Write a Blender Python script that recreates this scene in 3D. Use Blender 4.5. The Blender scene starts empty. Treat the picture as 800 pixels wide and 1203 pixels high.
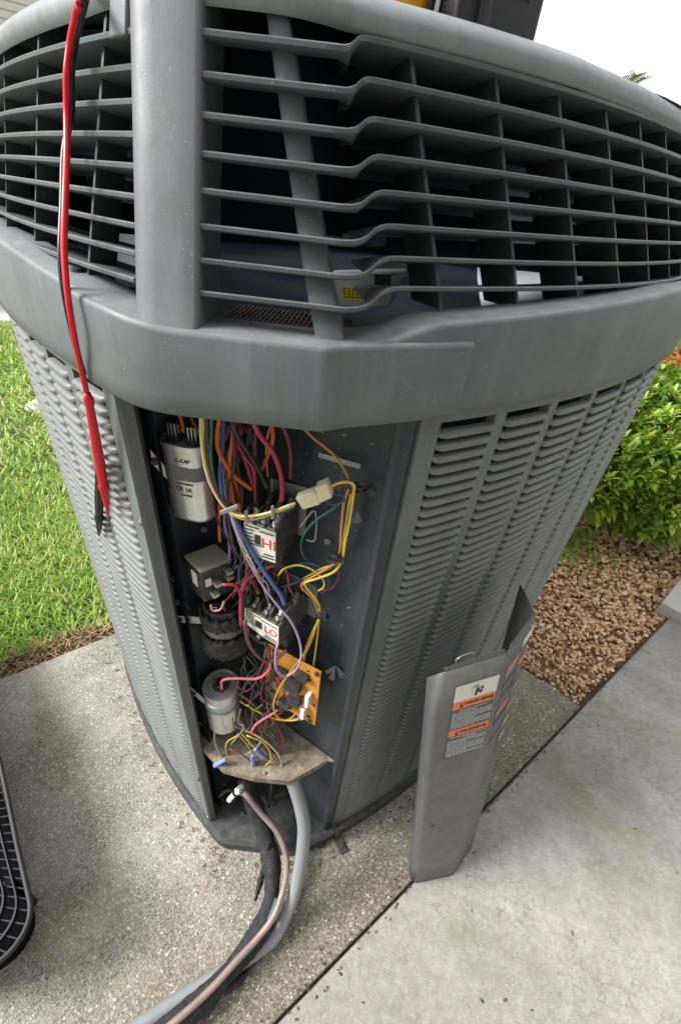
import bpy, math, random
import numpy as np
from mathutils import Vector, Matrix
random.seed(7); RNG = np.random.default_rng(7)
SC = bpy.context.scene
COL = SC.collection

# ---------------------------------------------------------------- camera
F_PX, CX, CY, CAM_H = 498.0, 400.0, 601.5, 1.25
_v = Vector((319.85 - CX, 1292.98 - CY, F_PX)).normalized()      # world "down" seen by the camera (x right, y down, z forward)
_up = -_v
_fw = (Vector((0, 0, 1)) - _up.z * _up).normalized()
_rt = _fw.cross(_up)
RW = Matrix((_rt, _fw, _up))                                     # camera axes -> world
cam_d = bpy.data.cameras.new('camera'); cam = bpy.data.objects.new('camera', cam_d); COL.objects.link(cam)
m3 = Matrix((RW.col[0], -RW.col[1], -RW.col[2])).transposed()
cam.matrix_world = Matrix.Translation((0, 0, CAM_H)) @ m3.to_4x4()
cam_d.sensor_fit = 'VERTICAL'; cam_d.sensor_height = 36.0; cam_d.lens = F_PX / 1203.0 * 36.0
cam_d.clip_start = 0.02; cam_d.clip_end = 3000
SC.camera = cam

# ---------------------------------------------------------------- sky, sun, exposure
SUN_EL, SUN_AZ = math.radians(40), math.radians(-100)             # azimuth measured from +Y towards +X
W = bpy.data.worlds.new('World'); SC.world = W; W.use_nodes = True
nt = W.node_tree; nt.nodes.clear()
o_ = nt.nodes.new('ShaderNodeOutputWorld'); bg = nt.nodes.new('ShaderNodeBackground')
sky = nt.nodes.new('ShaderNodeTexSky'); sky.sky_type = 'NISHITA'; sky.sun_disc = False
sky.sun_elevation = SUN_EL; sky.sun_rotation = SUN_AZ; sky.air_density = 1.0; sky.dust_density = 3.0
mx = nt.nodes.new('ShaderNodeMix'); mx.data_type = 'RGBA'; mx.inputs[0].default_value = 0.88
mx.inputs[7].default_value = (12.6, 12.9, 13.2, 1)                 # even white cloud cover
nt.links.new(sky.outputs[0], mx.inputs[6]); nt.links.new(mx.outputs[2], bg.inputs[0])
bg.inputs[1].default_value = 0.06
nt.links.new(bg.outputs[0], o_.inputs[0])
sd = bpy.data.lights.new('sun', 'SUN'); sd.energy = 3.2; sd.angle = math.radians(24); sd.color = (1, .985, .955)
so = bpy.data.objects.new('sun', sd); COL.objects.link(so)
sdir = Vector((math.sin(SUN_AZ) * math.cos(SUN_EL), math.cos(SUN_AZ) * math.cos(SUN_EL), math.sin(SUN_EL)))
so.rotation_euler = sdir.to_track_quat('Z', 'Y').to_euler(); so.location = (-4, 2, 6)
SC.view_settings.view_transform = 'Standard'; SC.view_settings.look = 'None'
SC.view_settings.exposure = 1.0; SC.view_settings.gamma = 1.0
SC.cycles.max_bounces = 6

# ---------------------------------------------------------------- photo measurements -> points on real surfaces
def ray(x, y): return RW @ Vector((x - CX, y - CY, F_PX))
EYE = Vector((0, 0, CAM_H))
def gz(x, y, z=0.0):
    d = ray(x, y); return EYE + d * ((z - CAM_H) / d.z)
def gy(x, y, Y):
    d = ray(x, y); return EYE + d * (Y / d.y)
def gp(x, y, P0, n):
    d = ray(x, y); return EYE + d * ((Vector(P0) - EYE).dot(n) / d.dot(n))

# ---------------------------------------------------------------- object helpers
def tag(o, label=None, cat=None, group=None, kind=None):
    if label: o['label'] = label
    if cat: o['category'] = cat
    if group: o['group'] = group
    if kind: o['kind'] = kind
    return o
def empty(name, loc, label, cat, group=None):
    o = bpy.data.objects.new(name, None); COL.objects.link(o); o.location = loc; o.empty_display_size = .05
    return tag(o, label, cat, group)
def put_under(o, p):
    if p is None: return
    o.parent = p
    if p.type == 'EMPTY': o.matrix_parent_inverse = Matrix.LocRotScale(p.location, p.rotation_euler, None).inverted()
    elif p.parent is None: o.matrix_parent_inverse = Matrix.LocRotScale(p.location, p.rotation_euler, None).inverted()
    else: o.matrix_parent_inverse = Matrix.Translation(-Vector(p.location))
def link(name, me, mat, parent=None):
    o = bpy.data.objects.new(name, me); COL.objects.link(o)
    if mat and not me.materials: me.materials.append(mat)
    put_under(o, parent); return o

class MB:
    def __init__(s): s.v = []; s.f = []
    def add(s, vs, fs):
        b = len(s.v); s.v += [tuple(p) for p in vs]; s.f += [tuple(b + i for i in f) for f in fs]; return s
    def box(s, c, size, rot=None):
        c = Vector(c); hx, hy, hz = [k / 2 for k in size]
        R = rot or Matrix.Identity(3)
        vs = [c + R @ Vector((x * hx, y * hy, z * hz)) for z in (-1, 1) for y in (-1, 1) for x in (-1, 1)]
        return s.add(vs, [(0, 2, 3, 1), (4, 5, 7, 6), (0, 1, 5, 4), (2, 6, 7, 3), (0, 4, 6, 2), (1, 3, 7, 5)])
    def prism(s, pts, vec):
        """flat polygon pts (3D) pushed along vec"""
        n = len(pts); vec = Vector(vec); a = [Vector(p) for p in pts]; b = [p + vec for p in a]
        nrm = Vector((0, 0, 0))
        for i in range(n): nrm += a[i].cross(a[(i + 1) % n])
        flip = nrm.dot(vec) > 0
        fs = [tuple(range(n))[::-1] if flip else tuple(range(n)), tuple(range(n, 2 * n)) if flip else tuple(range(n, 2 * n))[::-1]]
        for i in range(n):
            j = (i + 1) % n
            fs.append((i, j, n + j, n + i) if flip else (j, i, n + i, n + j))
        return s.add(a + b, fs)
    def grid(s, rows, closed_u=False, closed_v=False):
        nr, nc = len(rows), len(rows[0]); vs = [p for r in rows for p in r]; fs = []
        for i in range(nr if closed_u else nr - 1):
            for j in range(nc if closed_v else nc - 1):
                a, b = i, (i + 1) % nr; c, d = j, (j + 1) % nc
                fs.append((a * nc + c, a * nc + d, b * nc + d, b * nc + c))
        return s.add(vs, fs)
    def tube(s, pts, r, n=8, cap=True, sub=4, jitter=0.0):
        pts = catmull([Vector(p) for p in pts], sub) if sub > 1 else [Vector(p) for p in pts]
        m = len(pts)
        if callable(r): rr = [r(i / (m - 1)) for i in range(m)]
        elif isinstance(r, (list, tuple)): rr = [np.interp(i / (m - 1), np.linspace(0, 1, len(r)), r) for i in range(m)]
        else: rr = [r] * m
        t0 = (pts[1] - pts[0]).normalized(); nn = t0.orthogonal().normalized(); rows = []
        for i in range(m):
            t = (pts[min(i + 1, m - 1)] - pts[max(i - 1, 0)])
            t = t.normalized() if t.length > 1e-9 else t0
            nn = (nn - t * nn.dot(t)).normalized(); bb = t.cross(nn)
            rows.append([pts[i] + (nn * math.cos(a) + bb * math.sin(a)) * rr[i] * (1 + (random.uniform(-jitter, jitter) if jitter else 0))
                         for a in [2 * math.pi * k / n for k in range(n)]])
        b = len(s.v); s.grid(rows, closed_v=True)
        if cap:
            s.f.append(tuple(b + k for k in range(n))[::-1]); s.f.append(tuple(b + (m - 1) * n + k for k in range(n)))
        return s
    def lathe(s, base, axis, prof, n=24):
        """prof: list of (radius, height along axis)"""
        base = Vector(base); ax = Vector(axis).normalized(); u = ax.orthogonal().normalized(); w = ax.cross(u)
        rows = [[base + ax * h + (u * math.cos(2 * math.pi * k / n) + w * math.sin(2 * math.pi * k / n)) * r for k in range(n)] for r, h in prof]
        b = len(s.v); s.grid(rows, closed_v=True)
        s.f.append(tuple(b + k for k in range(n))[::-1]); s.f.append(tuple(b + (len(prof) - 1) * n + k for k in range(n)))
        return s
    def mesh(s, name, mat=None, smooth=False):
        me = bpy.data.meshes.new(name); me.from_pydata([tuple(p) for p in s.v], [], s.f)
        if mat: me.materials.append(mat)
        if smooth: me.polygons.foreach_set('use_smooth', [True] * len(me.polygons))
        return me
    def build(s, name, mat, parent=None, smooth=False, bevel=0, seg=2, fix=True):
        me = s.mesh(name, mat, smooth)
        if fix:
            import bmesh
            bm = bmesh.new(); bm.from_mesh(me); bmesh.ops.recalc_face_normals(bm, faces=bm.faces); bm.to_mesh(me); bm.free()
        o = link(name, me, mat, parent)
        if bevel:
            b = o.modifiers.new('bevel', 'BEVEL'); b.width = bevel; b.segments = seg; b.limit_method = 'ANGLE'; b.angle_limit = math.radians(35)
            b.harden_normals = False
            me.polygons.foreach_set('use_smooth', [True] * len(me.polygons))
            w = o.modifiers.new('wn', 'WEIGHTED_NORMAL'); w.keep_sharp = False
        elif smooth == 'auto':
            pass
        return o
def catmull(P, k):
    if len(P) < 3:
        return [P[0].lerp(P[-1], i / k) for i in range(k + 1)]
    Q = [P[0] * 2 - P[1]] + P + [P[-1] * 2 - P[-2]]; out = []
    for i in range(1, len(Q) - 2):
        p0, p1, p2, p3 = Q[i - 1:i + 3]
        for j in range(k):
            t = j / k
            out.append(.5 * ((2 * p1) + (p2 - p0) * t + (2 * p0 - 5 * p1 + 4 * p2 - p3) * t * t + (3 * p1 - p0 - 3 * p2 + p3) * t ** 3))
    out.append(P[-1].copy()); return out
def sharp_by_angle(o, deg=40):
    me = o.data; me.polygons.foreach_set('use_smooth', [True] * len(me.polygons))
    try: me.set_sharp_from_angle(angle=math.radians(deg))
    except Exception: pass
    return o

# ---------------------------------------------------------------- materials
def srgb(r, g, b):
    f = lambda c: (c / 255 / 12.92) if c / 255 < .04045 else ((c / 255 + .055) / 1.055) ** 2.4
    return (f(r), f(g), f(b), 1)
class NT:
    def __init__(s, name):
        s.m = bpy.data.materials.new(name); s.m.use_nodes = True; s.t = s.m.node_tree; s.p = s.t.nodes['Principled BSDF']
        s.geo = s.t.nodes.new('ShaderNodeNewGeometry'); s.pos = s.geo.outputs['Position']
    def n(s, t, **k):
        x = s.t.nodes.new(t)
        for a, b in k.items(): setattr(x, a, b)
        return x
    def l(s, a, b): s.t.links.new(a, b)
    def setin(s, sock, v):
        if hasattr(v, 'is_output') or isinstance(v, bpy.types.NodeSocket): s.l(v, sock)
        else: sock.default_value = v
    def noise(s, scale, detail=4, rough=.6, vec=None, dist=0):
        x = s.n('ShaderNodeTexNoise'); x.inputs['Scale'].default_value = scale; x.inputs['Detail'].default_value = detail
        x.inputs['Roughness'].default_value = rough; x.inputs['Distortion'].default_value = dist; s.l(vec or s.pos, x.inputs['Vector']); return x.outputs[0]
    def vor(s, scale, feature='F1', out=0, vec=None, rnd=1):
        x = s.n('ShaderNodeTexVoronoi', feature=feature); x.inputs['Scale'].default_value = scale; x.inputs['Randomness'].default_value = rnd
        s.l(vec or s.pos, x.inputs['Vector']); return x.outputs[out]
    def ramp(s, fac, stops, interp='LINEAR'):
        x = s.n('ShaderNodeValToRGB'); x.color_ramp.interpolation = interp; e = x.color_ramp.elements
        while len(e) < len(stops): e.new(.5)
        for k, (p, c) in enumerate(stops):
            e[k].position = p; e[k].color = c if len(c) == 4 else (*c, 1)
        s.l(fac, x.inputs[0]); return x.outputs[0]
    def step(s, fac, a, b):
        x = s.n('ShaderNodeMapRange'); x.inputs[1].default_value = a; x.inputs[2].default_value = b; s.l(fac, x.inputs[0]); return x.outputs[0]
    def mix(s, fac, a, b, mode='MIX'):
        x = s.n('ShaderNodeMix', data_type='RGBA', blend_type=mode); s.setin(x.inputs[0], fac); s.setin(x.inputs[6], a); s.setin(x.inputs[7], b); return x.outputs[2]
    def math(s, op, a, b=0.0):
        x = s.n('ShaderNodeMath', operation=op); s.setin(x.inputs[0], a); s.setin(x.inputs[1], b); return x.outputs[0]
    def attr(s, name):
        x = s.n('ShaderNodeAttribute', attribute_name=name); return x.outputs['Fac']
    def bump(s, h, strength=.3, dist=.002, prev=None):
        x = s.n('ShaderNodeBump'); x.inputs['Strength'].default_value = strength; x.inputs['Distance'].default_value = dist
        s.l(h, x.inputs['Height'])
        if prev: s.l(prev, x.inputs['Normal'])
        return x.outputs[0]
    def out(s, color=None, rough=.5, metal=0, bump=None, spec=None):
        if color is not None: s.setin(s.p.inputs['Base Color'], color)
        s.setin(s.p.inputs['Roughness'], rough); s.setin(s.p.inputs['Metallic'], metal)
        if spec is not None: s.p.inputs['Specular IOR Level'].default_value = spec
        if bump is not None: s.l(bump, s.p.inputs['Normal'])
        return s.m
def simple(name, col, rough=.5, metal=0, var=.25, scale=60, bump=.15, bscale=400, dirt=0, spec=None):
    t = NT(name); c = Vector(col[:3])
    a = (*[k * (1 - var) for k in c], 1); b = (*[min(1, k * (1 + var)) for k in c], 1)
    cc = t.mix(t.noise(scale), a, b)
    if dirt: cc = t.mix(t.math('MULTIPLY', t.step(t.noise(90, 6), .5, .72), dirt), cc, (.22, .19, .15, 1))
    return t.out(cc, rough, metal, t.bump(t.noise(bscale, 3), bump, .0006) if bump else None, spec)

def paint(name, base, rough=.42, dust=.5, dustcol=(.36, .34, .30, 1), speck=True):
    """weathered outdoor paint: chalky fading, grime blotches, run streaks, dust on upward faces, scratches, small droppings"""
    t = NT(name); b = Vector(base)
    c = t.mix(t.noise(5, 6, .65), (*(b * .70), 1), (*(b * 1.28), 1))
    c = t.mix(t.math('MULTIPLY', t.step(t.noise(34, 7, .75), .5, .72), .35), c, (*(b * .62), 1))
    st = t.n('ShaderNodeMapping'); st.inputs['Scale'].default_value = (38, 38, 2.2); t.l(t.pos, st.inputs[0])
    run = t.step(t.noise(1, 5, .6, st.outputs[0]), .52, .72); c = t.mix(t.math('MULTIPLY', run, .42), c, (*(b * 1.5), 1))
    run2 = t.step(t.noise(1.7, 4, .6, st.outputs[0]), .55, .75); c = t.mix(t.math('MULTIPLY', run2, .38), c, (.10, .085, .06, 1))
    if dust:
        d = t.math('MULTIPLY', t.step(t.noise(16, 8, .7), .45, .8), dust * .6); c = t.mix(d, c, dustcol)
        up = t.n('ShaderNodeSeparateXYZ'); t.l(t.geo.outputs['Normal'], up.inputs[0])
        c = t.mix(t.math('MULTIPLY', t.math('MULTIPLY', t.step(up.outputs[2], .2, .8), t.step(t.noise(60, 6), .35, .65)), dust), c, dustcol)
    if speck:
        k = t.vor(230); kk = t.math('MULTIPLY', t.math('LESS_THAN', k, .10), t.math('GREATER_THAN', t.noise(25, 2), .57)); c = t.mix(t.math('MULTIPLY', kk, .7), c, (.42, .41, .37, 1))
    vm = t.n('ShaderNodeMapping'); vm.inputs['Scale'].default_value = (190, 190, 14); vm.inputs['Rotation'].default_value = (.5, .3, 0); t.l(t.pos, vm.inputs[0])
    sc = t.math('GREATER_THAN', t.noise(1, 2, .5, vm.outputs[0]), .755); c = t.mix(t.math('MULTIPLY', sc, .3), c, (.4, .4, .38, 1))
    bp = t.bump(t.noise(700, 2), .16, .0005); bp = t.bump(t.noise(14, 3), .08, .004, bp)
    rr = t.n('ShaderNodeMapRange'); t.l(t.noise(26, 6, .7), rr.inputs[0]); rr.inputs[3].default_value = rough - .14; rr.inputs[4].default_value = rough + .26
    return t.out(c, rr.outputs[0], 0, bp)
M = {}
M['paint'] = paint('grey_green_paint', (.140, .156, .150), .44, .3)
M['plastic'] = paint('grey_plastic', (.118, .140, .148), .46, .2)
M['slat'] = paint('slat_paint', (.162, .174, .176), .45, .7, (.22, .205, .18, 1))
M['grille'] = paint('shaded_grille_plastic', (.078, .093, .099), .42, .12)  # column plastic darkened to carry the shade between the louvers
M['fin'] = paint('shaded_fin_plastic', (.036, .043, .046), .5, .05, speck=False)  # same plastic darker still, shade among the fins put into the colour
M['panelpaint'] = paint('cover_paint', (.095, .097, .092), .36, .12)
M['dark'] = paint('dark_blue_steel', (.027, .042, .054), .34, .25, (.13, .14, .14, 1))
M['darkplastic'] = paint('dark_base_plastic', (.03, .034, .04), .45, .5, (.13, .13, .12, 1))
M['liner'] = simple('liner_black', (.012, .016, .023), .95, 0, .3, 20, spec=.05)
M['galv'] = simple('galvanised', (.42, .45, .46), .42, .8, .35, 90, .2, dirt=.6)
M['edge'] = simple('bare_edge', (.28, .33, .35), .45, .5, .4, 120, .2, dirt=.5)
M['alu'] = simple('aluminium_can', (.74, .73, .71), .24, .7, .12, 40, .08, dirt=.25)
M['black'] = simple('black_bakelite', (.025, .026, .028), .5, 0, .5, 150, .2, dirt=.35)
M['blackdusty'] = simple('dusty_bakelite', (.05, .05, .05), .7, 0, .6, 120, .3, dirt=.6)
M['foam'] = simple('black_foam', (.022, .022, .023), .9, 0, .7, 200, .9, 260, dirt=.25)
M['tape'] = simple('grey_tape', (.15, .155, .16), .8, 0, .4, 300, .6, 500, dirt=.2)
M['rubber'] = simple('black_rubber', (.02, .02, .022), .6, 0, .5, 120, .3)
M['metal'] = simple('terminal_metal', (.5, .48, .44), .35, .9, .35, 300, .2, dirt=.4)
M['white'] = simple('white_plastic', (.72, .72, .68), .4, 0, .08, 60, .05)
M['cream'] = simple('cream_nylon', (.66, .6, .4), .45, 0, .2, 200, .15, dirt=.3)
M['label'] = simple('paper_label', (.74, .72, .64), .6, 0, .1, 150, .05, dirt=.18)
M['red'] = simple('red_rubber', (.62, .006, .02), .32, 0, .1, 30, .03)
M['leadblack'] = simple('black_lead', (.012, .012, .014), .35, 0, .2, 30, .03)
M['ink'] = simple('black_ink', (.02, .02, .02), .6, 0, .1, 50, 0)
M['redink'] = simple('red_ink', (.62, .05, .03), .6, 0, .1, 50, 0)
M['orangeink'] = simple('orange_ink', (.86, .2, .04), .5, 0, .08, 50, 0)
M['greytext'] = simple('grey_print', (.42, .43, .44), .6, 0, .15, 300, 0)
M['labelgrey'] = simple('label_dark_grey', (.075, .078, .085), .45, 0, .1, 50, 0)
M['tan'] = simple('tan_metal', (.3, .26, .2), .6, .2, .25, 100, .2, dirt=.5)
M['pcb'] = simple('orange_circuit_board', (.58, .24, .03), .5, 0, .15, 90, .1, dirt=.15)
M['copper'] = simple('weathered_copper', (.3, .215, .2), .55, .25, .3, 50, .25, 200, dirt=.4)
M['conduit'] = simple('grey_conduit', (.25, .26, .275), .45, 0, .16, 25, .1, 120, dirt=.25)
M['insul'] = simple('black_insulation', (.016, .017, .02), .8, 0, .6, 70, .7, 180, dirt=.18)
M['rust'] = simple('rusty_steel', (.09, .07, .055), .75, .3, .5, 120, .4)
M['blade'] = simple('fan_blade', (.27, .29, .33), .4, .0, .15, 10, .05)
M['yellowlabel'] = simple('yellow_label', (.75, .66, .06), .5, 0, .1, 50, 0)
M['orangecase'] = simple('orange_plastic', (1.0, .40, .03), .4, 0, .1, 30, .05)
M['darkcase'] = simple('dark_case_plastic', (.02, .019, .024), .5, 0, .25, 80, .2)
M['redcase'] = simple('red_case_plastic', (.3, .03, .045), .5, 0, .15, 60, .1)
M['wirebundle'] = simple('dusty_wire', (.16, .125, .1), .8, 0, .4, 200, .3)
for nm, c in dict(w_cream=(.72, .62, .3), w_yellow=(.68, .52, .06), w_gold=(.5, .34, .03), w_brown=(.16, .07, .04), w_navy=(.025, .05, .14), w_blue=(.045, .1, .27),
                  w_green=(.04, .17, .08), w_teal=(.02, .15, .13), w_orange=(.62, .12, .02), w_lightorange=(.62, .25, .07), w_purple=(.26, .16, .36), w_lav=(.42, .3, .47),
                  w_black=(.02, .02, .022), w_red=(.4, .035, .06), w_dkred=(.2, .03, .05), w_pink=(.58, .13, .18), w_salmon=(.6, .3, .25), w_maroon=(.13, .05, .055),
                  w_white=(.5, .49, .45), w_grey=(.25, .24, .22), w_beige=(.42, .37, .27), w_nut=(.2, .27, .55)).items():
    M[nm] = simple(nm, c, .45, 0, .15, 80, .06, 300, dirt=.22)

# concrete pad: exposed fine aggregate, mottled, brown dirt along the joint, deepened to paint the unit's shadow
def concrete_pad():
    t = NT('aggregate_concrete')
    big = t.noise(2.6, 7, .68); mid = t.noise(9, 6, .65)
    c = t.ramp(big, [(.3, srgb(134, 131, 120)), (.5, srgb(174, 169, 155)), (.72, srgb(198, 193, 180))])
    c = t.mix(t.math('MULTIPLY', t.step(mid, .42, .72), .5), c, srgb(108, 106, 98))
    c = t.mix(t.math('MULTIPLY', t.step(t.noise(3.3, 5), .5, .7), .5), c, srgb(116, 110, 78))
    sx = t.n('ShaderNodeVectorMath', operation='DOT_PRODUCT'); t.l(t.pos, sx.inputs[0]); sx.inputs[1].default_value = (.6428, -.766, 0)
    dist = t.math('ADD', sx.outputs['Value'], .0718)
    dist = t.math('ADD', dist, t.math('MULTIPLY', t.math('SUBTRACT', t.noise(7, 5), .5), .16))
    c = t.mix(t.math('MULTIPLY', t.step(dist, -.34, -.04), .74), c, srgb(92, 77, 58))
    gc = t.vor(330, out=1); g1 = t.vor(330)
    sepc = t.n('ShaderNodeSeparateColor'); t.l(gc, sepc.inputs[0])
    c = t.mix(.36, c, t.ramp(sepc.outputs[0], [(0, srgb(58, 55, 48)), (.5, srgb(128, 123, 112)), (1, srgb(208, 203, 190))]))
    for sc_, sh, dens, col in ((210, .40, .78, (212, 207, 192)), (120, .34, .86, (212, 208, 194)), (64, .20, .92, (218, 214, 202))):
        s1 = t.vor(sc_); s2 = t.vor(sc_, out=1); sp = t.n('ShaderNodeSeparateColor'); t.l(s2, sp.inputs[0])
        k = t.math('MULTIPLY', t.math('LESS_THAN', s1, t.math('MULTIPLY', sp.outputs[2], sh)), t.math('GREATER_THAN', sp.outputs[1], dens))
        c = t.mix(t.math('MULTIPLY', k, .85), c, srgb(*col))
    dark = t.math('MULTIPLY', t.math('LESS_THAN', t.vor(190), .3), t.math('GREATER_THAN', mid, .5))
    c = t.mix(t.math('MULTIPLY', dark, .6), c, srgb(56, 54, 48))
    b = t.bump(g1, .6, .002); b = t.bump(t.noise(40, 4), .35, .004, b)
    return t.out(c, .88, 0, b)
def concrete_patio():
    t = NT('pale_concrete')
    big = t.noise(1.9, 7, .66); mid = t.noise(8, 7, .7)
    c = t.ramp(big, [(.3, srgb(132, 128, 121)), (.5, srgb(166, 161, 155)), (.7, srgb(184, 180, 175))])
    c = t.mix(t.math('MULTIPLY', t.step(mid, .4, .72), .55), c, srgb(124, 118, 110))
    c = t.mix(t.math('MULTIPLY', t.step(t.noise(45, 6, .75), .48, .7), .45), c, srgb(112, 107, 100))
    c = t.mix(t.math('MULTIPLY', t.step(t.noise(70, 5, .75), .52, .66), .30), c, srgb(198, 195, 190))
    c = t.mix(t.math('MULTIPLY', t.step(t.noise(3.0, 6, .7, dist=.4), .54, .66), .55), c, srgb(128, 132, 88))
    c = t.mix(t.math('MULTIPLY', t.step(t.noise(1.3, 4, .6), .54, .7), .5), c, srgb(122, 112, 100))
    w = t.n('ShaderNodeVectorMath', operation='ADD'); nz = t.n('ShaderNodeTexNoise'); nz.inputs['Scale'].default_value = 60; nz.inputs['Detail'].default_value = 6; t.l(t.pos, nz.inputs['Vector'])
    sc = t.n('ShaderNodeVectorMath', operation='SCALE'); sc.inputs['Scale'].default_value = .03; t.l(nz.outputs['Color'], sc.inputs[0])
    t.l(t.pos, w.inputs[0]); t.l(sc.outputs[0], w.inputs[1])
    e1 = t.vor(34, 'DISTANCE_TO_EDGE', vec=w.outputs[0])
    mk = t.math('MULTIPLY', t.step(t.noise(2.3, 4), .40, .56), t.step(t.noise(24, 3), .25, .55))
    crk = t.math('MULTIPLY', t.math('SUBTRACT', 1.0, t.step(e1, .004, .05)), mk)
    c = t.mix(t.math('MULTIPLY', t.step(t.noise(320, 3, .7), .45, .7), .35), c, srgb(110, 105, 98))
    c = t.mix(t.math('MULTIPLY', t.math('LESS_THAN', t.vor(150), .13), .5), c, srgb(90, 84, 76))
    c = t.mix(t.math('MULTIPLY', crk, .42), c, srgb(88, 83, 76))
    h = t.math('SUBTRACT', t.noise(160, 5), t.math('MULTIPLY', crk, .5))
    return t.out(c, .85, 0, t.bump(h, .45, .0025))
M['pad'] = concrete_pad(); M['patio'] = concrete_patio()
def soil():
    t = NT('soil'); c = t.ramp(t.noise(30, 8, .7), [(.3, srgb(46, 34, 24)), (.55, srgb(86, 66, 48)), (.75, srgb(120, 98, 76))])
    return t.out(c, .95, 0, t.bump(t.noise(60, 6), .9, .012))
M['soil'] = soil(); M['gravelbase'] = simple('gravel_base', (.22, .15, .095), .95, 0, .5, 90, .9, 120)
def lawnbase():
    t = NT('lawn_base'); c = t.ramp(t.noise(9, 8, .7), [(.3, (.05, .07, .015, 1)), (.6, (.1, .14, .03, 1)), (.8, (.17, .15, .06, 1))])
    return t.out(c, .95, 0, t.bump(t.noise(40, 6), .9, .02))
M['lawnbase'] = lawnbase()
def varmat(name, stops, rough=.5, transl=0, bump=None):
    t = NT(name); c = t.ramp(t.attr('var'), stops)
    m = t.out(c, rough, 0)
    if transl:
        tr = t.n('ShaderNodeBsdfTranslucent'); t.l(c, tr.inputs[0]); ms = t.n('ShaderNodeMixShader'); ms.inputs[0].default_value = transl
        o = t.t.nodes['Material Output']; t.l(t.p.outputs[0], ms.inputs[1]); t.l(tr.outputs[0], ms.inputs[2]); t.l(ms.outputs[0], o.inputs[0])
    return m
M['grass'] = varmat('grass_blade', [(0, (.07, .17, .02, 1)), (.3, (.25, .42, .06, 1)), (.6, (.42, .58, .10, 1)), (.8, (.6, .66, .24, 1)), (1, (.64, .56, .36, 1))], .5, .4)
M['leaf'] = varmat('shrub_leaf', [(0, (.06, .15, .02, 1)), (.35, (.14, .29, .035, 1)), (.7, (.34, .52, .07, 1)), (1, (.62, .68, .14, 1))], .32, .38)
M['petal'] = varmat('red_petal', [(0, (.6, .015, .02, 1)), (.7, (.75, .04, .03, 1)), (1, (.8, .2, .08, 1))], .5, .3)
M['palm'] = varmat('palm_frond', [(0, (.05, .11, .03, 1)), (1, (.14, .2, .06, 1))], .5, .2)
M['pebble'] = varmat('pebble', [(0, srgb(120, 84, 58)), (.25, srgb(184, 138, 98)), (.5, srgb(216, 174, 132)), (.75, srgb(234, 202, 164)), (1, srgb(244, 226, 202))], .6)
M['straw'] = varmat('dry_straw', [(0, srgb(90, 62, 42)), (1, srgb(190, 160, 112))], .8)
M['twig'] = simple('brown_branch', (.1, .075, .05), .85, 0, .4, 60, .5)
M['stone'] = simple('pale_stone', (.45, .43, .38), .85, 0, .35, 40, .6, 90)
M['paleconc'] = simple('pale_block', (.5, .5, .45), .8, 0, .12, 30, .2, 150)
M['drive'] = simple('white_driveway', (.6, .58, .54), .85, 0, .1, 6, .2, 90)
M['siding'] = simple('beige_siding', (.5, .48, .42), .6, 0, .08, 4, .05)
M['roof'] = simple('grey_shingle', (.12, .11, .1), .9, 0, .4, 8, .4)
M['carpaint'] = simple('blue_grey_car_paint', (.2, .25, .29), .25, .4, .05, 3, 0)
M['glass'] = simple('dark_glass', (.02, .025, .03), .08, 0, .1, 3, 0)
M['stucco'] = simple('beige_stucco', (.3, .29, .275), .9, 0, .1, 10, .5, 80)

# ---------------------------------------------------------------- ground
E_ = [Vector((.86, .818, 0)), Vector((.70, .935, 0)), Vector((-.02, 1.47, 0))]
def J(t): return Vector((-.002 + .766 * t, .092 + .6428 * t, 0))       # joint between the two slabs
nJ = Vector((.6428, -.766, 0))
def sheet(name, pts, z, mat, thick=0.0, label=None, bevel=0):
    mb = MB()
    if thick: mb.prism([(p[0], p[1], z - thick) for p in pts], (0, 0, thick))
    else: mb.add([(p[0], p[1], z) for p in pts], [tuple(range(len(pts)))])
    o = mb.build(name, mat, bevel=bevel); o['kind'] = 'structure'; return o
sheet('ground', [(-400, -400), (400, -400), (400, 400), (-400, 400)], -.06, M['lawnbase'])
j0, j1 = J(-1.6) - nJ * .002, J(1.118) - nJ * .002
lawn_edge = lambda t: Vector((-.728 + .766 * t, .878 + .6428 * t, 0))
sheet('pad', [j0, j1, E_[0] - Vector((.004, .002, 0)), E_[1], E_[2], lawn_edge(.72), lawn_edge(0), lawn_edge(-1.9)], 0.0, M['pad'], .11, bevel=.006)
p0, p1 = J(-1.8) + nJ * .003, J(5.5) + nJ * .003
sheet('patio', [p0, p0 + nJ * 5, p1 + nJ * 5, p1], .002, M['patio'], .11, bevel=.007)
sheet('joint_soil', [J(-1.8) - nJ * .014, J(-1.8) + nJ * .014, J(5.5) + nJ * .014, J(5.5) - nJ * .014], -.014, M['soil'])
sheet('gravel_bed', [J(1.0), J(5.5), J(5.5) - nJ * 3.2, (1.0, 4.0), (-.3, 2.1), (-.1, 1.3)], -.035, M['gravelbase'])
sheet('lawn_border', [lawn_edge(-2.5), lawn_edge(1.4), lawn_edge(1.4) - nJ * .09, lawn_edge(-2.5) - nJ * .09], -.03, M['soil'])
dw = Vector((-3.70, 4.52, 0)); dd = Vector((.866, .5, 0)); dn = Vector((-.5, .866, 0))
sheet('driveway', [dw - dd * 14, dw + dd * 14, dw + dd * 14 + dn * 6.5, dw - dd * 14 + dn * 6.5], -.04, M['drive'], .1)

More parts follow.
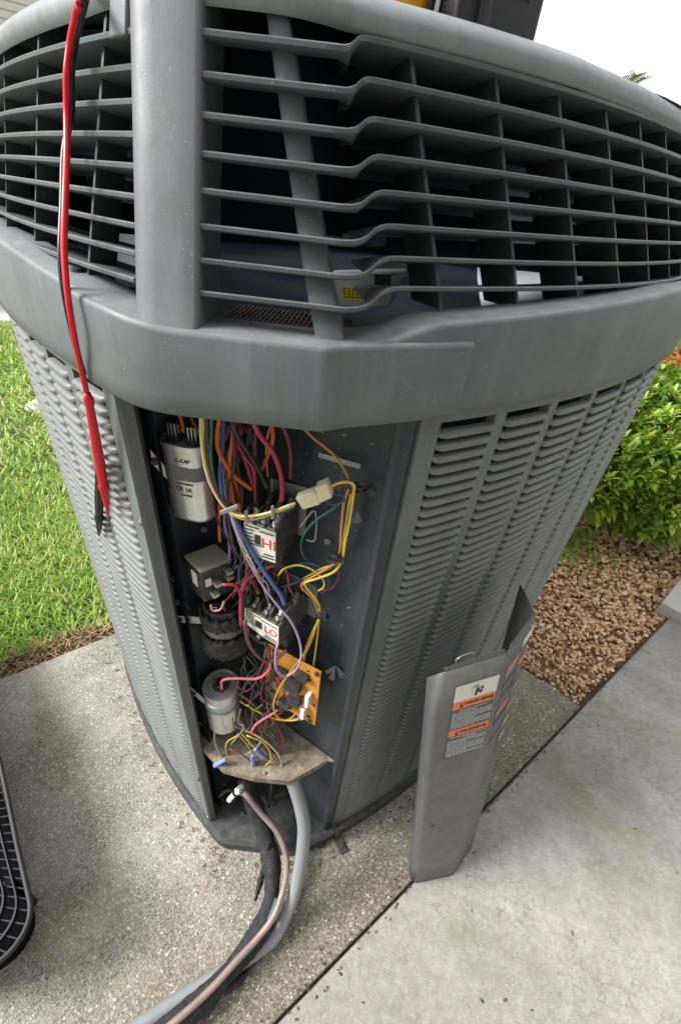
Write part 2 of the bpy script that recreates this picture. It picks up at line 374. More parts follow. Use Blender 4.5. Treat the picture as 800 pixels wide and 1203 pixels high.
# ---------------------------------------------------------------- the condenser: plan curves
CR, RR, A0R = Vector((-.652, 1.658)), 1.458, .5619
CL, RL, A0L = Vector((.723, 1.691)), 1.62, math.pi - 2.4495
def arcR(s, off=0.0):
    a = A0R + s / RR; return Vector((CR.x + (RR + off) * math.sin(a), CR.y - (RR + off) * math.cos(a)))
def nrmR(s): a = A0R + s / RR; return Vector((math.sin(a), -math.cos(a)))
def arcL(s, off=0.0):
    a = A0L + s / RL; return Vector((CL.x - (RL + off) * math.sin(a), CL.y - (RL + off) * math.cos(a)))
def nrmL(s): a = A0L + s / RL; return Vector((-math.sin(a), -math.cos(a)))
SMAX = .74
def s_at_y_R(y, off):   # arc length where the (offset) right arc meets the front line
    return (math.acos((CR.y - y) / (RR + off)) - A0R) * RR
def s_at_y_L(y, off):
    return (math.acos((CL.y - y) / (RL + off)) - A0L) * RL
LEAN_R, LEAN_L, Z0 = .335, .2546, 1.1475
def front_y(z): return .324 + .335 * (z - Z0)
def plan(offL, yf, offR, N=28, fil=.018, back=True, out=0.0):
    """closed plan outline: left wall (back to front), chamfer, right wall (front to back), back"""
    sl, sr = s_at_y_L(yf, offL), s_at_y_R(yf, offR)
    pts = [arcL(s, offL) for s in np.linspace(SMAX, sl + fil, N)]
    a, c = arcL(sl + fil, offL), arcL(sl, offL); b = c + Vector((fil, 0))
    pts += [(1 - t) ** 2 * a + 2 * t * (1 - t) * c + t * t * b for t in (.2, .4, .6, .8, 1)]
    c2 = arcR(sr, offR) + Vector((out, 0)); a2 = c2 - Vector((fil, 0)); b2 = arcR(sr + fil + out * 1.6, offR)
    pts += [b.lerp(a2, t) for t in (.25, .5, .75)]
    pts += [(1 - t) ** 2 * a2 + 2 * t * (1 - t) * c2 + t * t * b2 for t in (0, .2, .4, .6, .8)]
    pts += [arcR(s, offR) for s in np.linspace(sr + fil + out * 1.6, SMAX, N)]
    if back:
        off = (offL + offR) / 2; e, s_ = pts[-1], pts[0]
        K = [e, e + Vector((.10, .20)) + nrmR(SMAX) * 0, Vector((.52, 1.42)), Vector((.28, 1.72)), Vector((-.02, 1.86)), Vector((-.34, 1.76)), Vector((-.62, 1.48)), s_ + Vector((-.06, .20)), s_]
        ctr = Vector((-.06, 1.1))
        for i in range(1, 8): K[i] = K[i] + (K[i] - ctr).normalized() * off
        cm = catmull([Vector((p.x, p.y, 0)) for p in K], 4)
        pts += [Vector((p.x, p.y)) for p in cm[1:-1]]
    return pts
def P3(p, z): return Vector((p.x, p.y, z))
UNIT = empty('air_conditioner', (-.06, .95, 0), 'large grey outdoor air conditioner with its corner cover off and wiring exposed', 'air conditioner')
WALL_TOP = 1.112

# base plate
bp = MB(); o1 = plan(.012, .336, .012); o2 = plan(.004, .344, .004)
rows = [[P3(p, .0) for p in o1], [P3(p, .034) for p in o1], [P3(p, .042) for p in o2]]
bp.grid(rows, closed_v=True); bp.f.append(tuple(2 * len(o1) + k for k in range(len(o1))))
sharp_by_angle(bp.build('base_plate', M['darkplastic'], UNIT), 30)

# louvered side panels -------------------------------------------------
def wall_panel(side):
    arc = arcR if side == 'R' else arcL; nr = nrmR if side == 'R' else nrmL
    if side == 'R':
        cols = [(-.041, .036), (.053, .131), (.147, .229), (.243, .327), (.342, .426), (.441, .526), (.541, .63)]; s0, s1 = -.066, .70
    else:
        cols = [(-.083, -.013), (.006, .068), (.083, .147), (.163, .23), (.247, .315), (.332, .40), (.417, .49), (.507, .58)]; s0, s1 = -.115, .70
    zb, zt, pitch = .085, 1.085, .01435
    par = MB(); TH = .0016
    def strip(sa, sb, za, zb_, n):
        ss = np.linspace(sa, sb, n); rows = []
        for s in ss:
            o, i = arc(s, 0), arc(s, -.012)
            rows.append([P3(o, za), P3(o, zb_), P3(i, zb_), P3(i, za)])
        par.grid(rows, closed_v=True); b = len(par.v) - 4 * n
        par.f.append((b, b + 1, b + 2, b + 3)); e = len(par.v) - 4; par.f.append((e + 3, e + 2, e + 1, e))
    edges = [s0] + [x for c in cols for x in c] + [s1]
    strip(s0, s1, .045, zb, 24); strip(s0, s1, zt, WALL_TOP, 24)
    for k in range(0, len(edges), 2): strip(edges[k], edges[k + 1], zb, zt, 4 if k else 6)
    panel = par.build('side_panel', M['paint'], UNIT, fix=True); sharp_by_angle(panel, 30)
    tag(panel, 'bright louvered side panel facing the lawn' if side == 'L' else 'dusty louvered side panel behind the leaning cover')
    # dark coil behind
    cb = MB(); cb.grid([[P3(arc(s, -.03), .05), P3(arc(s, -.03), WALL_TOP)] for s in np.linspace(s0, s1, 20)])
    cb.build('coil_face', M['liner'], panel)
    nl = int((zt - zb) / pitch); stuff = MB()
    for ci, (a, b) in enumerate(cols):
        lv = MB(); ss = [a, a + .003, a + .009, a + (b - a) * .4, a + (b - a) * .75, b - .0015]
        pr = [.1, .75, 1, 1, 1, 1]
        rows = []
        for s, k in zip(ss, pr):
            d = .0064 * k
            lo = pitch * .44
            e_ = -.0016 + .0062 * k; up_ = .12 * (1 - k)
            prof = [(-.0055, pitch * 1.0), (-.0016 + .0014 * k, pitch * .955), (-.0016 + .0042 * k, pitch * .85), (-.0016 + .0057 * k, pitch * .70), (e_, pitch * (.54 + up_)), (e_ - .0001, pitch * (.505 + up_)), (e_ - .0013, pitch * (.515 + up_)), (-.0062, pitch * .93)]
            rows.append([P3(arc(s, o), z) for o, z in prof])
        n = len(rows[0]); lv.grid(rows, closed_v=True); lv.f.append(tuple(range(n)))
        if ci < 2:
            me = lv.mesh('louver', M['slat']); me.polygons.foreach_set('use_smooth', [True] * len(me.polygons)); me.set_sharp_from_angle(angle=math.radians(46))
            for k in range(nl):
                o = link('louver', me, None, panel); o.location = (0, 0, zb + k * pitch)
        else:
            for k in range(nl): stuff.add([(x, y, z + zb + k * pitch) for x, y, z in lv.v], lv.f)
    st = stuff.build('louver_rows', M['slat'], panel, fix=False); st['kind'] = 'stuff'; sharp_by_angle(st, 46)
wall_panel('R'); wall_panel('L')

# back walls of the cabinet, seen only from the side
full = plan(0, .343, 0); NB = 2 * 28 + 13
bw = MB(); bpts = full[NB - 2:] + [full[0]]
bw.grid([[P3(p, .045), P3(p, WALL_TOP)] for p in bpts]); bw.build('back_panel', M['paint'], UNIT, smooth=True)

# control cavity -------------------------------------------------------
Lc, Rc, Ap = Vector((-.237, .402)), Vector((.047, .392)), Vector((-.150, .502))
cav = MB()
cav.prism([(Lc.x, Lc.y, .045), (Ap.x, Ap.y, .045), (Ap.x, Ap.y, 1.13), (Lc.x, Lc.y, 1.13)], (-.006, .005, 0)); 
cav.build('cavity_wall', M['dark'], UNIT)
cv2 = MB(); cv2.prism([(Ap.x, Ap.y, .045), (Rc.x, Rc.y, .045), (Rc.x, Rc.y, 1.13), (Ap.x, Ap.y, 1.13)], (.003, .006, 0)); cv2.build('cavity_wall', M['dark'], UNIT)
# frame channels on both sides of the opening
fl = MB()
a = arcL(-.115, 0); fl.prism([(a.x, a.y, .045), (a.x - .004, a.y - .001, .045), (a.x - .004, a.y + .012, .045), (a.x + .0, a.y + .03, .045)], (0, 0, 1.07))
ed = MB(); ed.prism([(Lc.x + .001, Lc.y - .016, .045), (Lc.x + .0085, Lc.y - .016, .045), (Lc.x + .0085, Lc.y + .004, .045), (Lc.x + .001, Lc.y + .004, .045)], (0, 0, 1.07))
ed.build('frame_edge', M['edge'], UNIT, bevel=.0015)
fl.build('frame_channel', M['panelpaint'], UNIT)
r0, r1 = arcR(-.0675, -.004), arcR(-.0675, -.040)
ch = MB(); ch.prism([(Rc.x, Rc.y, .045), (Rc.x - .002, Rc.y - .004, .045), (r0.x, r0.y, .045), (r1.x, r1.y, .045)], (0, 0, 1.07))
ch.build('frame_channel', M['dark'], UNIT, bevel=.001)
ce = MB(); ce.prism([(Rc.x - .004, Rc.y - .008, .045), (Rc.x + .003, Rc.y - .0115, .045), (Rc.x + .004, Rc.y - .003, .045), (Rc.x - .003, Rc.y + .001, .045)], (0, 0, 1.07)); ce.build('frame_edge', M['dark'], UNIT, bevel=.001)

# shelf
sh = MB(); spx = [(228, 868), (262, 904), (300, 914), (340, 918), (385, 893)]
sp = [gz(x, y, .374) for x, y in spx] + [Vector((Rc.x, Rc.y - .001, .374)), Vector((Ap.x, Ap.y - .002, .374)), Vector((Lc.x + .003, Lc.y, .374))]
sh.prism([(p.x, p.y, .368) for p in sp], (0, 0, .006))
for i in range(4): 
    a, b = sp[i], sp[i + 1]; sh.prism([(a.x, a.y, .3675), (b.x, b.y, .3675), (b.x, b.y, .357), (a.x, a.y, .357)], (0, .0015, 0))
t = NT('dusty_shelf'); c = t.ramp(t.noise(60, 8, .7), [(.3, srgb(84, 74, 60)), (.55, srgb(140, 128, 112)), (.75, srgb(172, 162, 146))]); M['shelf'] = t.out(c, .9, 0, t.bump(t.noise(160, 6), .8, .002))
sh.build('shelf', M['shelf'], UNIT, bevel=.001)

# ---- top section: band, corner trim, louvers, fins, column, rim
def ztop_band(p, side, s):
    if side == 'R': return 1.178 + (1.206 - 1.178) * min(1, max(0, (s + .12) / .46))
    if side == 'L': return 1.172 + .0025 * min(1, max(0, (s + .2) / .1)) + .017 * min(1, max(0, (s + .13) / .2))
    return 1.167
def band_rows(sLmax, sRmax, ob, back, zshift=0, drop=0):
    """outer skin of the trim band following the walls, with its top ledge"""
    rows = []
    yf = .3245 - ob
    def add(p, n, zt):
        f = lambda o, z: P3(p + n * o, z)
        rows.append([f(-.012, 1.106), f(-.004, 1.098 - drop), f(0, 1.101 - drop), f(0.001, 1.116), f(-.0005, zt - .005), f(-.0015, zt - .0015), f(-.004, zt), f(-.040, zt + .0015), f(-.042, 1.12)])
    offL = offR = .012 + ob; sl, sr = s_at_y_L(yf, offL), s_at_y_R(yf, offR); fil = .03
    for s in np.linspace(sLmax, sl + fil, 26): add(arcL(s, offL), nrmL(s), ztop_band(None, 'L', s) + zshift)
    a, c = arcL(sl + fil, offL), arcL(sl, offL); b = c + Vector((fil, 0)); na, nb = nrmL(sl), Vector((0, -1)); za = ztop_band(None, 'L', sl + fil)
    for t_ in (.2, .4, .6, .8, 1): add((1 - t_) ** 2 * a + 2 * t_ * (1 - t_) * c + t_ * t_ * b, na.lerp(nb, t_).normalized(), za + (1.167 - za) * t_ + zshift)
    c2 = arcR(sr, offR) + Vector((.012, 0)); a2 = c2 - Vector((.008, 0)); b2 = arcR(sr + .026, offR); nb2 = nrmR(sr + .012)
    for t_ in (.3, .6): add(b.lerp(a2, t_), nb, 1.167 + zshift)
    for t_ in (0, .25, .5, .75): add((1 - t_) ** 2 * a2 + 2 * t_ * (1 - t_) * c2 + t_ * t_ * b2, nb.lerp(nb2, t_).normalized(), 1.167 + zshift)
    for s in ([sr + .032, sr + .05, sr + .07, sr + .09] + list(np.linspace(sr + .11, sRmax, 24)) if sRmax > .1 else list(np.linspace(sr + .032, sRmax, 12))):
        k = 0 if sRmax < .1 else min(1, max(0, (s + .135) / .06)); k = k * k * (3 - 2 * k)
        add(arcR(s, offR), nrmR(s), 1.167 + (ztop_band(None, 'R', s) - 1.167) * k + zshift)
    return rows
br = band_rows(SMAX, SMAX, 0, True); bd = MB(); bd.grid(br, closed_v=False)
o = bd.build('trim_band', M['plastic'], UNIT); sharp_by_angle(o, 50)
ct = MB(); cr_ = band_rows(-.100, -.040, .0045, False, -.0006, .001)
ct.grid(cr_); n = len(cr_[0]); ct.f.append(tuple(range(n))); e = len(ct.v) - n; ct.f.append(tuple(range(e, e + n))[::-1])
o = ct.build('corner_trim', M['plastic'], UNIT); sharp_by_angle(o, 50)
# back of the band
bk = MB(); bpl = [p for p in plan(.012, .3245, .012)][NB - 2:] + [plan(.012, .3245, .012)[0]]
bk.grid([[P3(p, 1.10), P3(p, 1.20)] for p in bpl]); bk.build('back_band', M['plastic'], UNIT, smooth=True)

def inset(z): return z - Z0
def louver_mesh(path, depth, drop, th=.0042):
    """path: list of (pos2d, inward normal 2d, z, depth factor)"""
    rows = []
    for p, n, z, df in path:
        d = depth * df; q = lambda o, dz: P3(p + n * o, z + dz)
        rows.append([q(.0012, th / 2), q(0, th * .28), q(0, -th * .28), q(.0012, -th / 2), q(d, -th * .32 - drop * df), q(d, th * .32 - drop * df)])
    mb = MB(); mb.grid(rows, closed_v=True); n = len(rows[0]); mb.f.append(tuple(range(n))); e = len(mb.v) - n; mb.f.append(tuple(range(e, e + n))[::-1]); return mb
GR = {}
def step_path(z, zz_, xF, y0, s_e, off_e, n=9):
    """smooth bend from the front line (ending at xF) back onto the right arc (starting at s_e)"""
    a = Vector((xF, y0)); b = arcR(s_e, off_e); tb = Vector((math.cos(A0R + s_e / RR), math.sin(A0R + s_e / RR))); L = (b - a).length
    c1, c2 = a + Vector((.42, .16)) * L, b - tb * L * .42; out = []
    for t in [float(q) for q in np.linspace(0, 1, n)]:
        p = (1 - t) ** 3 * a + 3 * t * (1 - t) ** 2 * c1 + 3 * t * t * (1 - t) * c2 + t ** 3 * b
        k = t * t * (3 - 2 * t); nn = Vector((0, 1)).lerp(-nrmR(s_e), k).normalized(); out.append((p, nn, z + (zz_ - z) * k, k))
    return out
for i in range(1, 9):                                                   # front and right louvers
    z = 1.189 + (8 - i) * .02025; yf = front_y(z); path = []
    xF = -.014 - (z - 1.189) * .165; s_e = -.100 - (z - 1.189) * .19; zj = z + .0115 + .0012 * (8 - i) / 7
    for x in np.linspace(-.128, xF - .006, 8): path.append((Vector((x, yf)), Vector((0, 1)), z, .16))
    for p, nn, zz, k in step_path(z, zj, xF, yf, s_e, -LEAN_R * inset(zj)): path.append((p, nn, zz, .16 + .84 * k))
    slope = .033 - .016 * (i - 1) / 7
    for s in np.linspace(s_e + .02, SMAX - .02, 36):
        zz = zj + slope * (min(s, .5) - s_e); path.append((arcR(s, -LEAN_R * inset(zz)), -nrmR(s), zz, 1))
    o = louver_mesh(path, .075, .010).build('louver_blade', M['grille'], UNIT); sharp_by_angle(o, 35)
for i in range(1, 10):                                                  # left louvers
    z = 1.189 + (9 - i) * .0176; off = -LEAN_L * inset(z); path = []
    for s in np.linspace(-.158, SMAX - .02, 36): path.append((arcL(s, off), -nrmL(s), z, 1))
    o = louver_mesh(path, .06, .007).build('louver_blade', M['grille'], UNIT); sharp_by_angle(o, 35)
def fin(side, sb, st, zb, zt, d=.055, th=.0035):
    arc, nr, ln = (arcR, nrmR, LEAN_R) if side == 'R' else (arcL, nrmL, LEAN_L)
    mb = MB(); rows = []
    for k in np.linspace(0, 1, 8):
        z = zb + (zt - zb) * k; s = sb + (st - sb) * k; p = arc(s, -ln * inset(z) - .007); n = -nr(s); t_ = Vector((-n.y, n.x)) * th / 2
        rows.append([P3(p + t_, z), P3(p - t_, z), P3(p - t_ + n * d, z), P3(p + t_ + n * d, z)])
    mb.grid(rows, closed_v=True); mb.build('grille_fin', M['fin'], UNIT)
for sb, st in [(-.055, -.095), (.043, -.009), (.148, .072), (.248, .154), (.352, .232), (.46, .315), (.565, .40), (.67, .49)]: fin('R', sb, st, 1.185, 1.366, .045)
for sb, st in [(-.069, -.095), (.068, .036), (.205, .165), (.34, .29), (.475, .42), (.61, .55)]: fin('L', sb, st, 1.172, 1.352, .024)
# wide rib between front and right grille
rb = MB(); rows = []
for k in np.linspace(0, 1, 9):
    z = 1.166 + .189 * k; y = front_y(z) + .010 + .004 * math.sin(k * math.pi)
    xl = -.034 - .052 * k ** .9; xr = -.012 - .060 * k ** .9
    rows.append([Vector((xl, y, z)), Vector((xl + .004, y - .002, z)), Vector((xr - .003, y - .002, z)), Vector((xr, y, z)), Vector((xr - .001, y + .03, z)), Vector((xr - .005, y + .03, z)), Vector((xr - .005, y + .004, z)), Vector((xl, y + .004, z))])
rb.grid(rows, closed_v=True); sharp_by_angle(rb.build('grille_rib', M['grille'], UNIT), 40)
# corner column
cl = MB(); rows = []
for k in np.linspace(0, 1, 14):
    z = 1.1635 + .189 * k; y = front_y(z) - .002; base = max(0, (.10 - k) / .10) ** 2 * .002
    xr, xl = -.1205 - .0005 * k, -.1690 + .0015 * k
    prof = [(xr, y + .05), (xr, y + .002 - base), (xr - .0015, y - .0004 - base), (xr - .004, y - .0012 - base), (xr - .016, y - .0016 - base), (xr - .030, y - .0014 - base), (xl + .010, y - .0004 - base), (xl + .004, y + .002 - base * .5), (xl - .001, y + .007), (xl - .004, y + .018), (xl - .003, y + .055)]
    rows.append([Vector((px, py, z)) for px, py in prof])
cl.grid(rows); sharp_by_angle(cl.build('corner_column', M['plastic'], UNIT), 60)
tb = MB(); rows = []
for s in np.linspace(-.138, -.116, 4):
    rows.append([P3(arcL(s, -LEAN_L * inset(z) + o_), z) for z, o_ in ((1.327, .002), (1.36, .002), (1.36, -.012), (1.327, -.012))])
tb.grid(rows, closed_v=True); n = 4; tb.f += [(0, 1, 2, 3), (15, 14, 13, 12)]
tb.build('rim_tab', M['plastic'], UNIT, bevel=.002)
# rim ring with rounded shoulder and open top
def rim_pts(z, extra, low=False):
    offL, offR = -LEAN_L * inset(z) - extra, -LEAN_R * inset(z) - extra
    return plan(offL, front_y(z) + extra, offR, fil=.03, out=max(0, .028 - extra))
def zlow(k, n):   # rim lower lip height along the outline
    if k < 26: return 1.343
    if k < 41: return 1.344
    if k < 50: return 1.344 + .010 * min(1, (k - 40) / 8)
    if k < 69: return 1.354 + .009 * min(1, (k - 49) / 14)
    return 1.363 - .02 * min(1, (k - 69) / 20)
prof = [(-.008, .003, .0), (-.003, 0, 0), (.001, .004, 0), (.002, .010, 0), (-.001, .0155, .002), (-.006, .0195, .006), (-.014, .0222, .014), (-.026, .0235, .028), (-.075, .0235, .06), (-.085, .021, .07), (-.085, -.005, .07)]
# profile items: (outward offset, dz above lip, extra inset)
nP = len(rim_pts(1.35, 0)); rows = []
rings = []
for off, dz, ex in prof:
    ring = rim_pts(1.349 + max(0, dz) * .3, -off)
    rings.append([P3(p, zlow(k, nP) + dz) for k, p in enumerate(ring)])
rm = MB(); rm.grid(rings, closed_v=True); M['rim'] = None; M['rim'] = paint('skylit_rim_plastic', (.22, .245, .255), .4, .12)  # lighter than the other plastic, sky light put into the rim colour
sharp_by_angle(rm.build('top_rim', M['rim'], UNIT), 60)
dk = MB(); cen2 = Vector((-.06, 1.08)); inner = rings[-2]
dk.grid([[p + Vector((0, 0, -.004)) for p in inner], [Vector((cen2.x + (p.x - cen2.x) / math.hypot(p.x - cen2.x, p.y - cen2.y) * .56, cen2.y + (p.y - cen2.y) / math.hypot(p.x - cen2.x, p.y - cen2.y) * .56, p.z - .002)) for p in inner]], closed_v=True)
dk.build('top_deck', M['plastic'], UNIT, smooth=True)
bg_ = MB(); r1_, r2_ = rim_pts(1.20, .01)[NB - 4:], rim_pts(1.352, .03)[NB - 4:]
bg_.grid([[P3(p, 1.19), P3(q, 1.338)] for p, q in zip(r1_ + [rim_pts(1.20, .01)[0]], r2_ + [rim_pts(1.352, .03)[0]])]); bg_.build('back_grille', M['fin'], UNIT, smooth=True)
# fan guard rings and spokes across the open top
fg = MB(); cen = Vector((-.06, 1.08, 1.372))
for r in np.arange(.06, .48, .035): fg.tube([cen + Vector((r * math.cos(a), r * math.sin(a), 0)) for a in np.linspace(0, 2 * math.pi, 33)], .0022, 5, False, 1)
for a in np.linspace(0, 2 * math.pi, 9)[:-1]: fg.tube([cen + Vector((.05 * math.cos(a), .05 * math.sin(a), .004)), cen + Vector((.50 * math.cos(a), .50 * math.sin(a), .0))], .003, 5, True, 1)
fg.build('fan_guard', M['plastic'], UNIT)
# shroud / inner drum
dr = MB(); ip = plan(-.165, .455, -.165); dr.grid([[P3(p, 1.228), P3(p, 1.37)] for p in ip + ip[:1]]); dr.build('fan_shroud', M['liner'], UNIT, smooth=True)
fl_ = MB(); ip2 = plan(-.04, .37, -.04); fl_.f = []; fl_.v = []
fl_.add([P3(p, 1.128) for p in ip2], [tuple(range(len(ip2)))]); fl_.build('inner_deck', M['liner'], UNIT)
# fan
lr = MB(); back_ = [p for p in plan(-.05, .38, -.05) if p.y > .72]
back_.sort(key=lambda p: (math.atan2(p.y - 1.0, p.x + .06) + math.pi / 2) % (2 * math.pi))
lr.grid([[P3(p, 1.11), P3(p, 1.24)] for p in back_]); lr.build('inner_liner', M['liner'], UNIT, smooth=True)
hub = MB().lathe((-.06, 1.08, 1.19), (0, 0, 1), [(.09, 0), (.09, .06), (.07, .075)], 20).build('fan_hub', M['dark'], UNIT, smooth=False)
for a0 in (-2.75, -1.2, .35, 1.92):
    rows = []
    for r in np.linspace(.085, .36, 6):
        w = .26 + .10 * (r / .42); row = []
        for u in np.linspace(-1, 1, 6):
            a = a0 + u * w; row.append(Vector((-.06 + r * math.cos(a), 1.08 + r * math.sin(a), 1.29 + .040 * u * (r / .42) + .010 * u * u)))
        rows.append(row)
    mb = MB(); mb.grid(rows); b = mb.build('fan_blade', M['dark'], UNIT, smooth=True, fix=False); s_ = b.modifiers.new('th', 'SOLIDIFY'); s_.thickness = .003
# pale plates standing in for sky-lit fan blades behind the lowest louvers
for quad, Y in (([(106, 274), (196, 279), (196, 345), (108, 335)], (.84, .82, .60, .62)), ([(560, 316), (718, 329), (700, 370), (566, 372)], (.78, .80, .58, .56))):
    q = [gy(x, y, Y[k]) for k, (x, y) in enumerate(quad)]
    rows = [[q[0].lerp(q[1], u).lerp(q[3].lerp(q[2], u), v) + Vector((0, .008 * math.sin(7 * u + 4 * v), 0)) for u in [i / 6 for i in range(7)]] for v in (0, .33, .67, 1)]
    mb = MB(); mb.grid(rows); b = mb.build('lit_blade_plate', M['blade'], UNIT, smooth=True, fix=False); s_ = b.modifiers.new('th', 'SOLIDIFY'); s_.thickness = .002
# control box under the fan with its yellow warning sticker, and coil top
cbp = gp(420, 340, (0, .47, 0), Vector((0, 1, 0)))
cbx = MB(); q = [gy(x, y, .47) for x, y in ((375, 324), (470, 322), (456, 362), (368, 360))]
cbx.prism(q, (0.01, .06, 0)); box_ = cbx.build('motor_box', simple('box_grey', (.5, .51, .53), .5, .15), UNIT, bevel=.002)
yl = MB(); q = [gy(x, y, .4685) for x, y in ((401, 335), (436, 339), (434, 353), (402, 352))]; yl.prism(q, (0, .001, 0)); ylo = yl.build('warning_label', M['yellowlabel'], box_)
tx = MB()
for r in range(4):
    for k in range(6):
        u0 = .06 + .15 * k; a = q[0].lerp(q[1], u0).lerp(q[3].lerp(q[2], u0), .15 + .2 * r); b = q[0].lerp(q[1], u0 + random.uniform(.07, .13)).lerp(q[3].lerp(q[2], u0 + .1), .15 + .2 * r)
        tx.prism([a, b, b + Vector((0, 0, -.0012)), a + Vector((0, 0, -.0012))], (0, -.0004, 0))
tx.build('label_print', M['ink'], box_, fix=False)['kind'] = 'stuff'
mb = MB(); q = [gy(x, y, .4685) for x, y in ((440, 322), (460, 323), (458, 338), (440, 338))]; mb.prism(q, (0, .001, 0)); mb.build('socket', M['ink'], box_)
co = MB()
for k in range(26):
    x = -.118 + .0042 * k; co.box((x, .405, 1.15), (.0012, .075, .03))
for k in range(5): co.tube([(-.12, .375 + .015 * k, 1.163), (-.01, .375 + .015 * k, 1.163)], .0022, 6, True, 1)
co.build('coil_top', simple('coil_brown', (.13, .075, .05), .6, .4, .4, 60), UNIT)
# top screw beside the left fin, rusty holes
def screw(x, y, Y=None, pt=None, n=(0, -1, 0), r=.004, mat='galv', parent=UNIT, h=.003):
    p = pt or gy(x, y, Y)
    return MB().lathe(p, n, [(r * 1.5, 0), (r * 1.5, .0012), (r, .0013), (r * .9, h), (r * .5, h)], 10).build('screw', M[mat], parent)
p = arcL(-.058, -.012); screw(0, 0, pt=P3(p, 1.179), n=(0, 0, 1), r=.006, mat='black', h=.005)
p = arcL(-.103, .0005); screw(0, 0, pt=P3(p, .93), n=(*nrmL(-.1), 0), r=.003)
p = arcL(-.103, .0005); screw(0, 0, pt=P3(p, .25), n=(*nrmL(-.1), 0), r=.003, mat='rust')

# ---------------------------------------------------------------- electrical parts
lw_d = (Ap - Lc).normalized(); lw_n = Vector((lw_d.y, -lw_d.x))          # left cavity wall: along, into the cavity
mp_d = (Rc - Ap).normalized(); mp_n = Vector((mp_d.y, -mp_d.x)); 
if mp_n.y > 0: mp_n = -mp_n
def rotz(a): return Matrix.Rotation(a, 3, 'Z')
# oval run capacitor
def ovalcan(cx_, cy_, z0, z1, rx, ry, ang, name, mat):
    mb = MB(); R_ = rotz(ang); rows = []
    for r, z in [(.86, z0), (.97, z0 + .002), (1, z0 + .006), (1, z1 - .008), (1.045, z1 - .007), (1.045, z1), (.97, z1 + .0005), (.93, z1 - .003)]:
        rows.append([Vector((cx_, cy_, z)) + R_ @ Vector(((rx - ry + 0) * (1 if math.cos(a) > 0 else -1) * min(1, abs(math.cos(a)) * 3) + ry * r * math.cos(a), ry * r * math.sin(a), 0)) for a in np.linspace(0, 2 * math.pi, 37)[:-1]])
    mb.grid(rows, closed_v=True); n = 36; mb.f.append(tuple(range(n))[::-1]); mb.f.append(tuple(range(7 * n, 8 * n)))
    o = mb.build(name, mat, UNIT); sharp_by_angle(o, 40); return o
c1 = ovalcan(-.1835, .425, .918, 1.022, .028, .019, math.radians(-12), 'capacitor', M['alu'])
tag(c1, 'silver oval capacitor with a rough grey band')
def band_on(cx_, cy_, z0, z1, rx, ry, ang, mat, par):
    mb = MB(); R_ = rotz(ang); rows = []
    for r, z in [(1.02, z0), (1.045, z0 + .001), (1.045, z1 - .001), (1.02, z1)]:
        rows.append([Vector((cx_, cy_, z)) + R_ @ Vector(((rx - ry) * (1 if math.cos(a) > 0 else -1) * min(1, abs(math.cos(a)) * 3) + ry * r * math.cos(a), ry * r * math.sin(a), 0)) for a in np.linspace(0, 2 * math.pi, 37)[:-1]])
    mb.grid(rows, closed_v=True); return mb.build('mounting_strap', mat, par)
s1 = band_on(-.1835, .425, .978, .996, .028, .019, math.radians(-12), M['tape'], c1)
def ear(px, py, Y, w, h, par, to):
    """galvanised strap ear with a bolt, running from the bolt to the can"""
    p = gy(px, py, Y); q_ = Vector(to); d = (q_ - p); mb = MB(); up = Vector((0, 0, h / 2)); th = Vector((0, -.0015, 0))
    st = p - d.normalized() * w * .5
    mb.prism([st - up, p.lerp(q_, .55) - up, q_ - up * .9, q_ + up * .9, p.lerp(q_, .55) + up, st + up], th)
    o = mb.build('strap_ear', M['galv'], par, bevel=.0006); MB().lathe(p + th, (0, -1, 0), [(.0045, 0), (.0045, .002), (.0032, .0022), (.0032, .0045)], 8).build('bolt', M['rust'], par); return o
ear(183, 541, .402, .014, .019, c1, (-.203, .408, .985))
for dx, pxy in ((-.012, (212, 508)), (.012, (232, 505))):
    b = Vector((-.1835 + dx, .425 - dx * .2, 1.020))
    mb = MB(); mb.lathe(b, (0, 0, 1), [(.009, 0), (.009, .004), (.006, .006)], 12)
    mb.build('terminal_boot', M['black'], c1)
    m2 = MB()
    for k in (-.004, 0, .004): m2.box(b + Vector((k, -.002, .013)), (.0012, .010, .016))
    m2.box(b + Vector((0, .002, .011)), (.011, .002, .012)); m2.build('spade_terminal', M['metal'], c1)
# printed text on can
def text_mesh(body, size, loc, xdir, updir, mat, name, parent, depth=.0003, align='CENTER'):
    cu = bpy.data.curves.new(name, 'FONT'); cu.body = body; cu.size = size; cu.extrude = depth; cu.align_x = align; cu.align_y = 'CENTER'; cu.resolution_u = 3
    tmp = bpy.data.objects.new('tmp', cu); COL.objects.link(tmp); dg = bpy.context.evaluated_depsgraph_get(); dg.update()
    me = bpy.data.meshes.new_from_object(tmp.evaluated_get(dg)); bpy.data.objects.remove(tmp)
    xd = Vector(xdir).normalized(); zd = xd.cross(Vector(updir)).normalized(); yd = zd.cross(xd)
    mt = Matrix((xd, yd, zd)).transposed().to_4x4(); mt.translation = Vector(loc); me.transform(mt); me.materials.clear(); me.name = name
    return link(name, me, mat, parent)
nd = rotz(math.radians(-12)) @ Vector((0, -1, 0)); xd = rotz(math.radians(-12)) @ Vector((1, 0, 0)); cc = Vector((-.1835, .425, 0)) + nd * .0194
text_mesh('Z-CAP', .0065, cc + xd * .006 + Vector((0, 0, 1.004)), xd, (0, 0, 1), M['ink'], 'can_print', c1)
text_mesh('CE  UL', .007, cc + xd * .004 + Vector((0, 0, .966)), xd, (0, 0, 1), M['ink'], 'can_print', c1)
for k, w in enumerate((.02, .014)):
    MB().box(cc + xd * .006 + Vector((0, 0, .974 - k * .016)), (w, .0006, .0012), rotz(math.radians(-12))).build('can_print', M['ink'], c1)

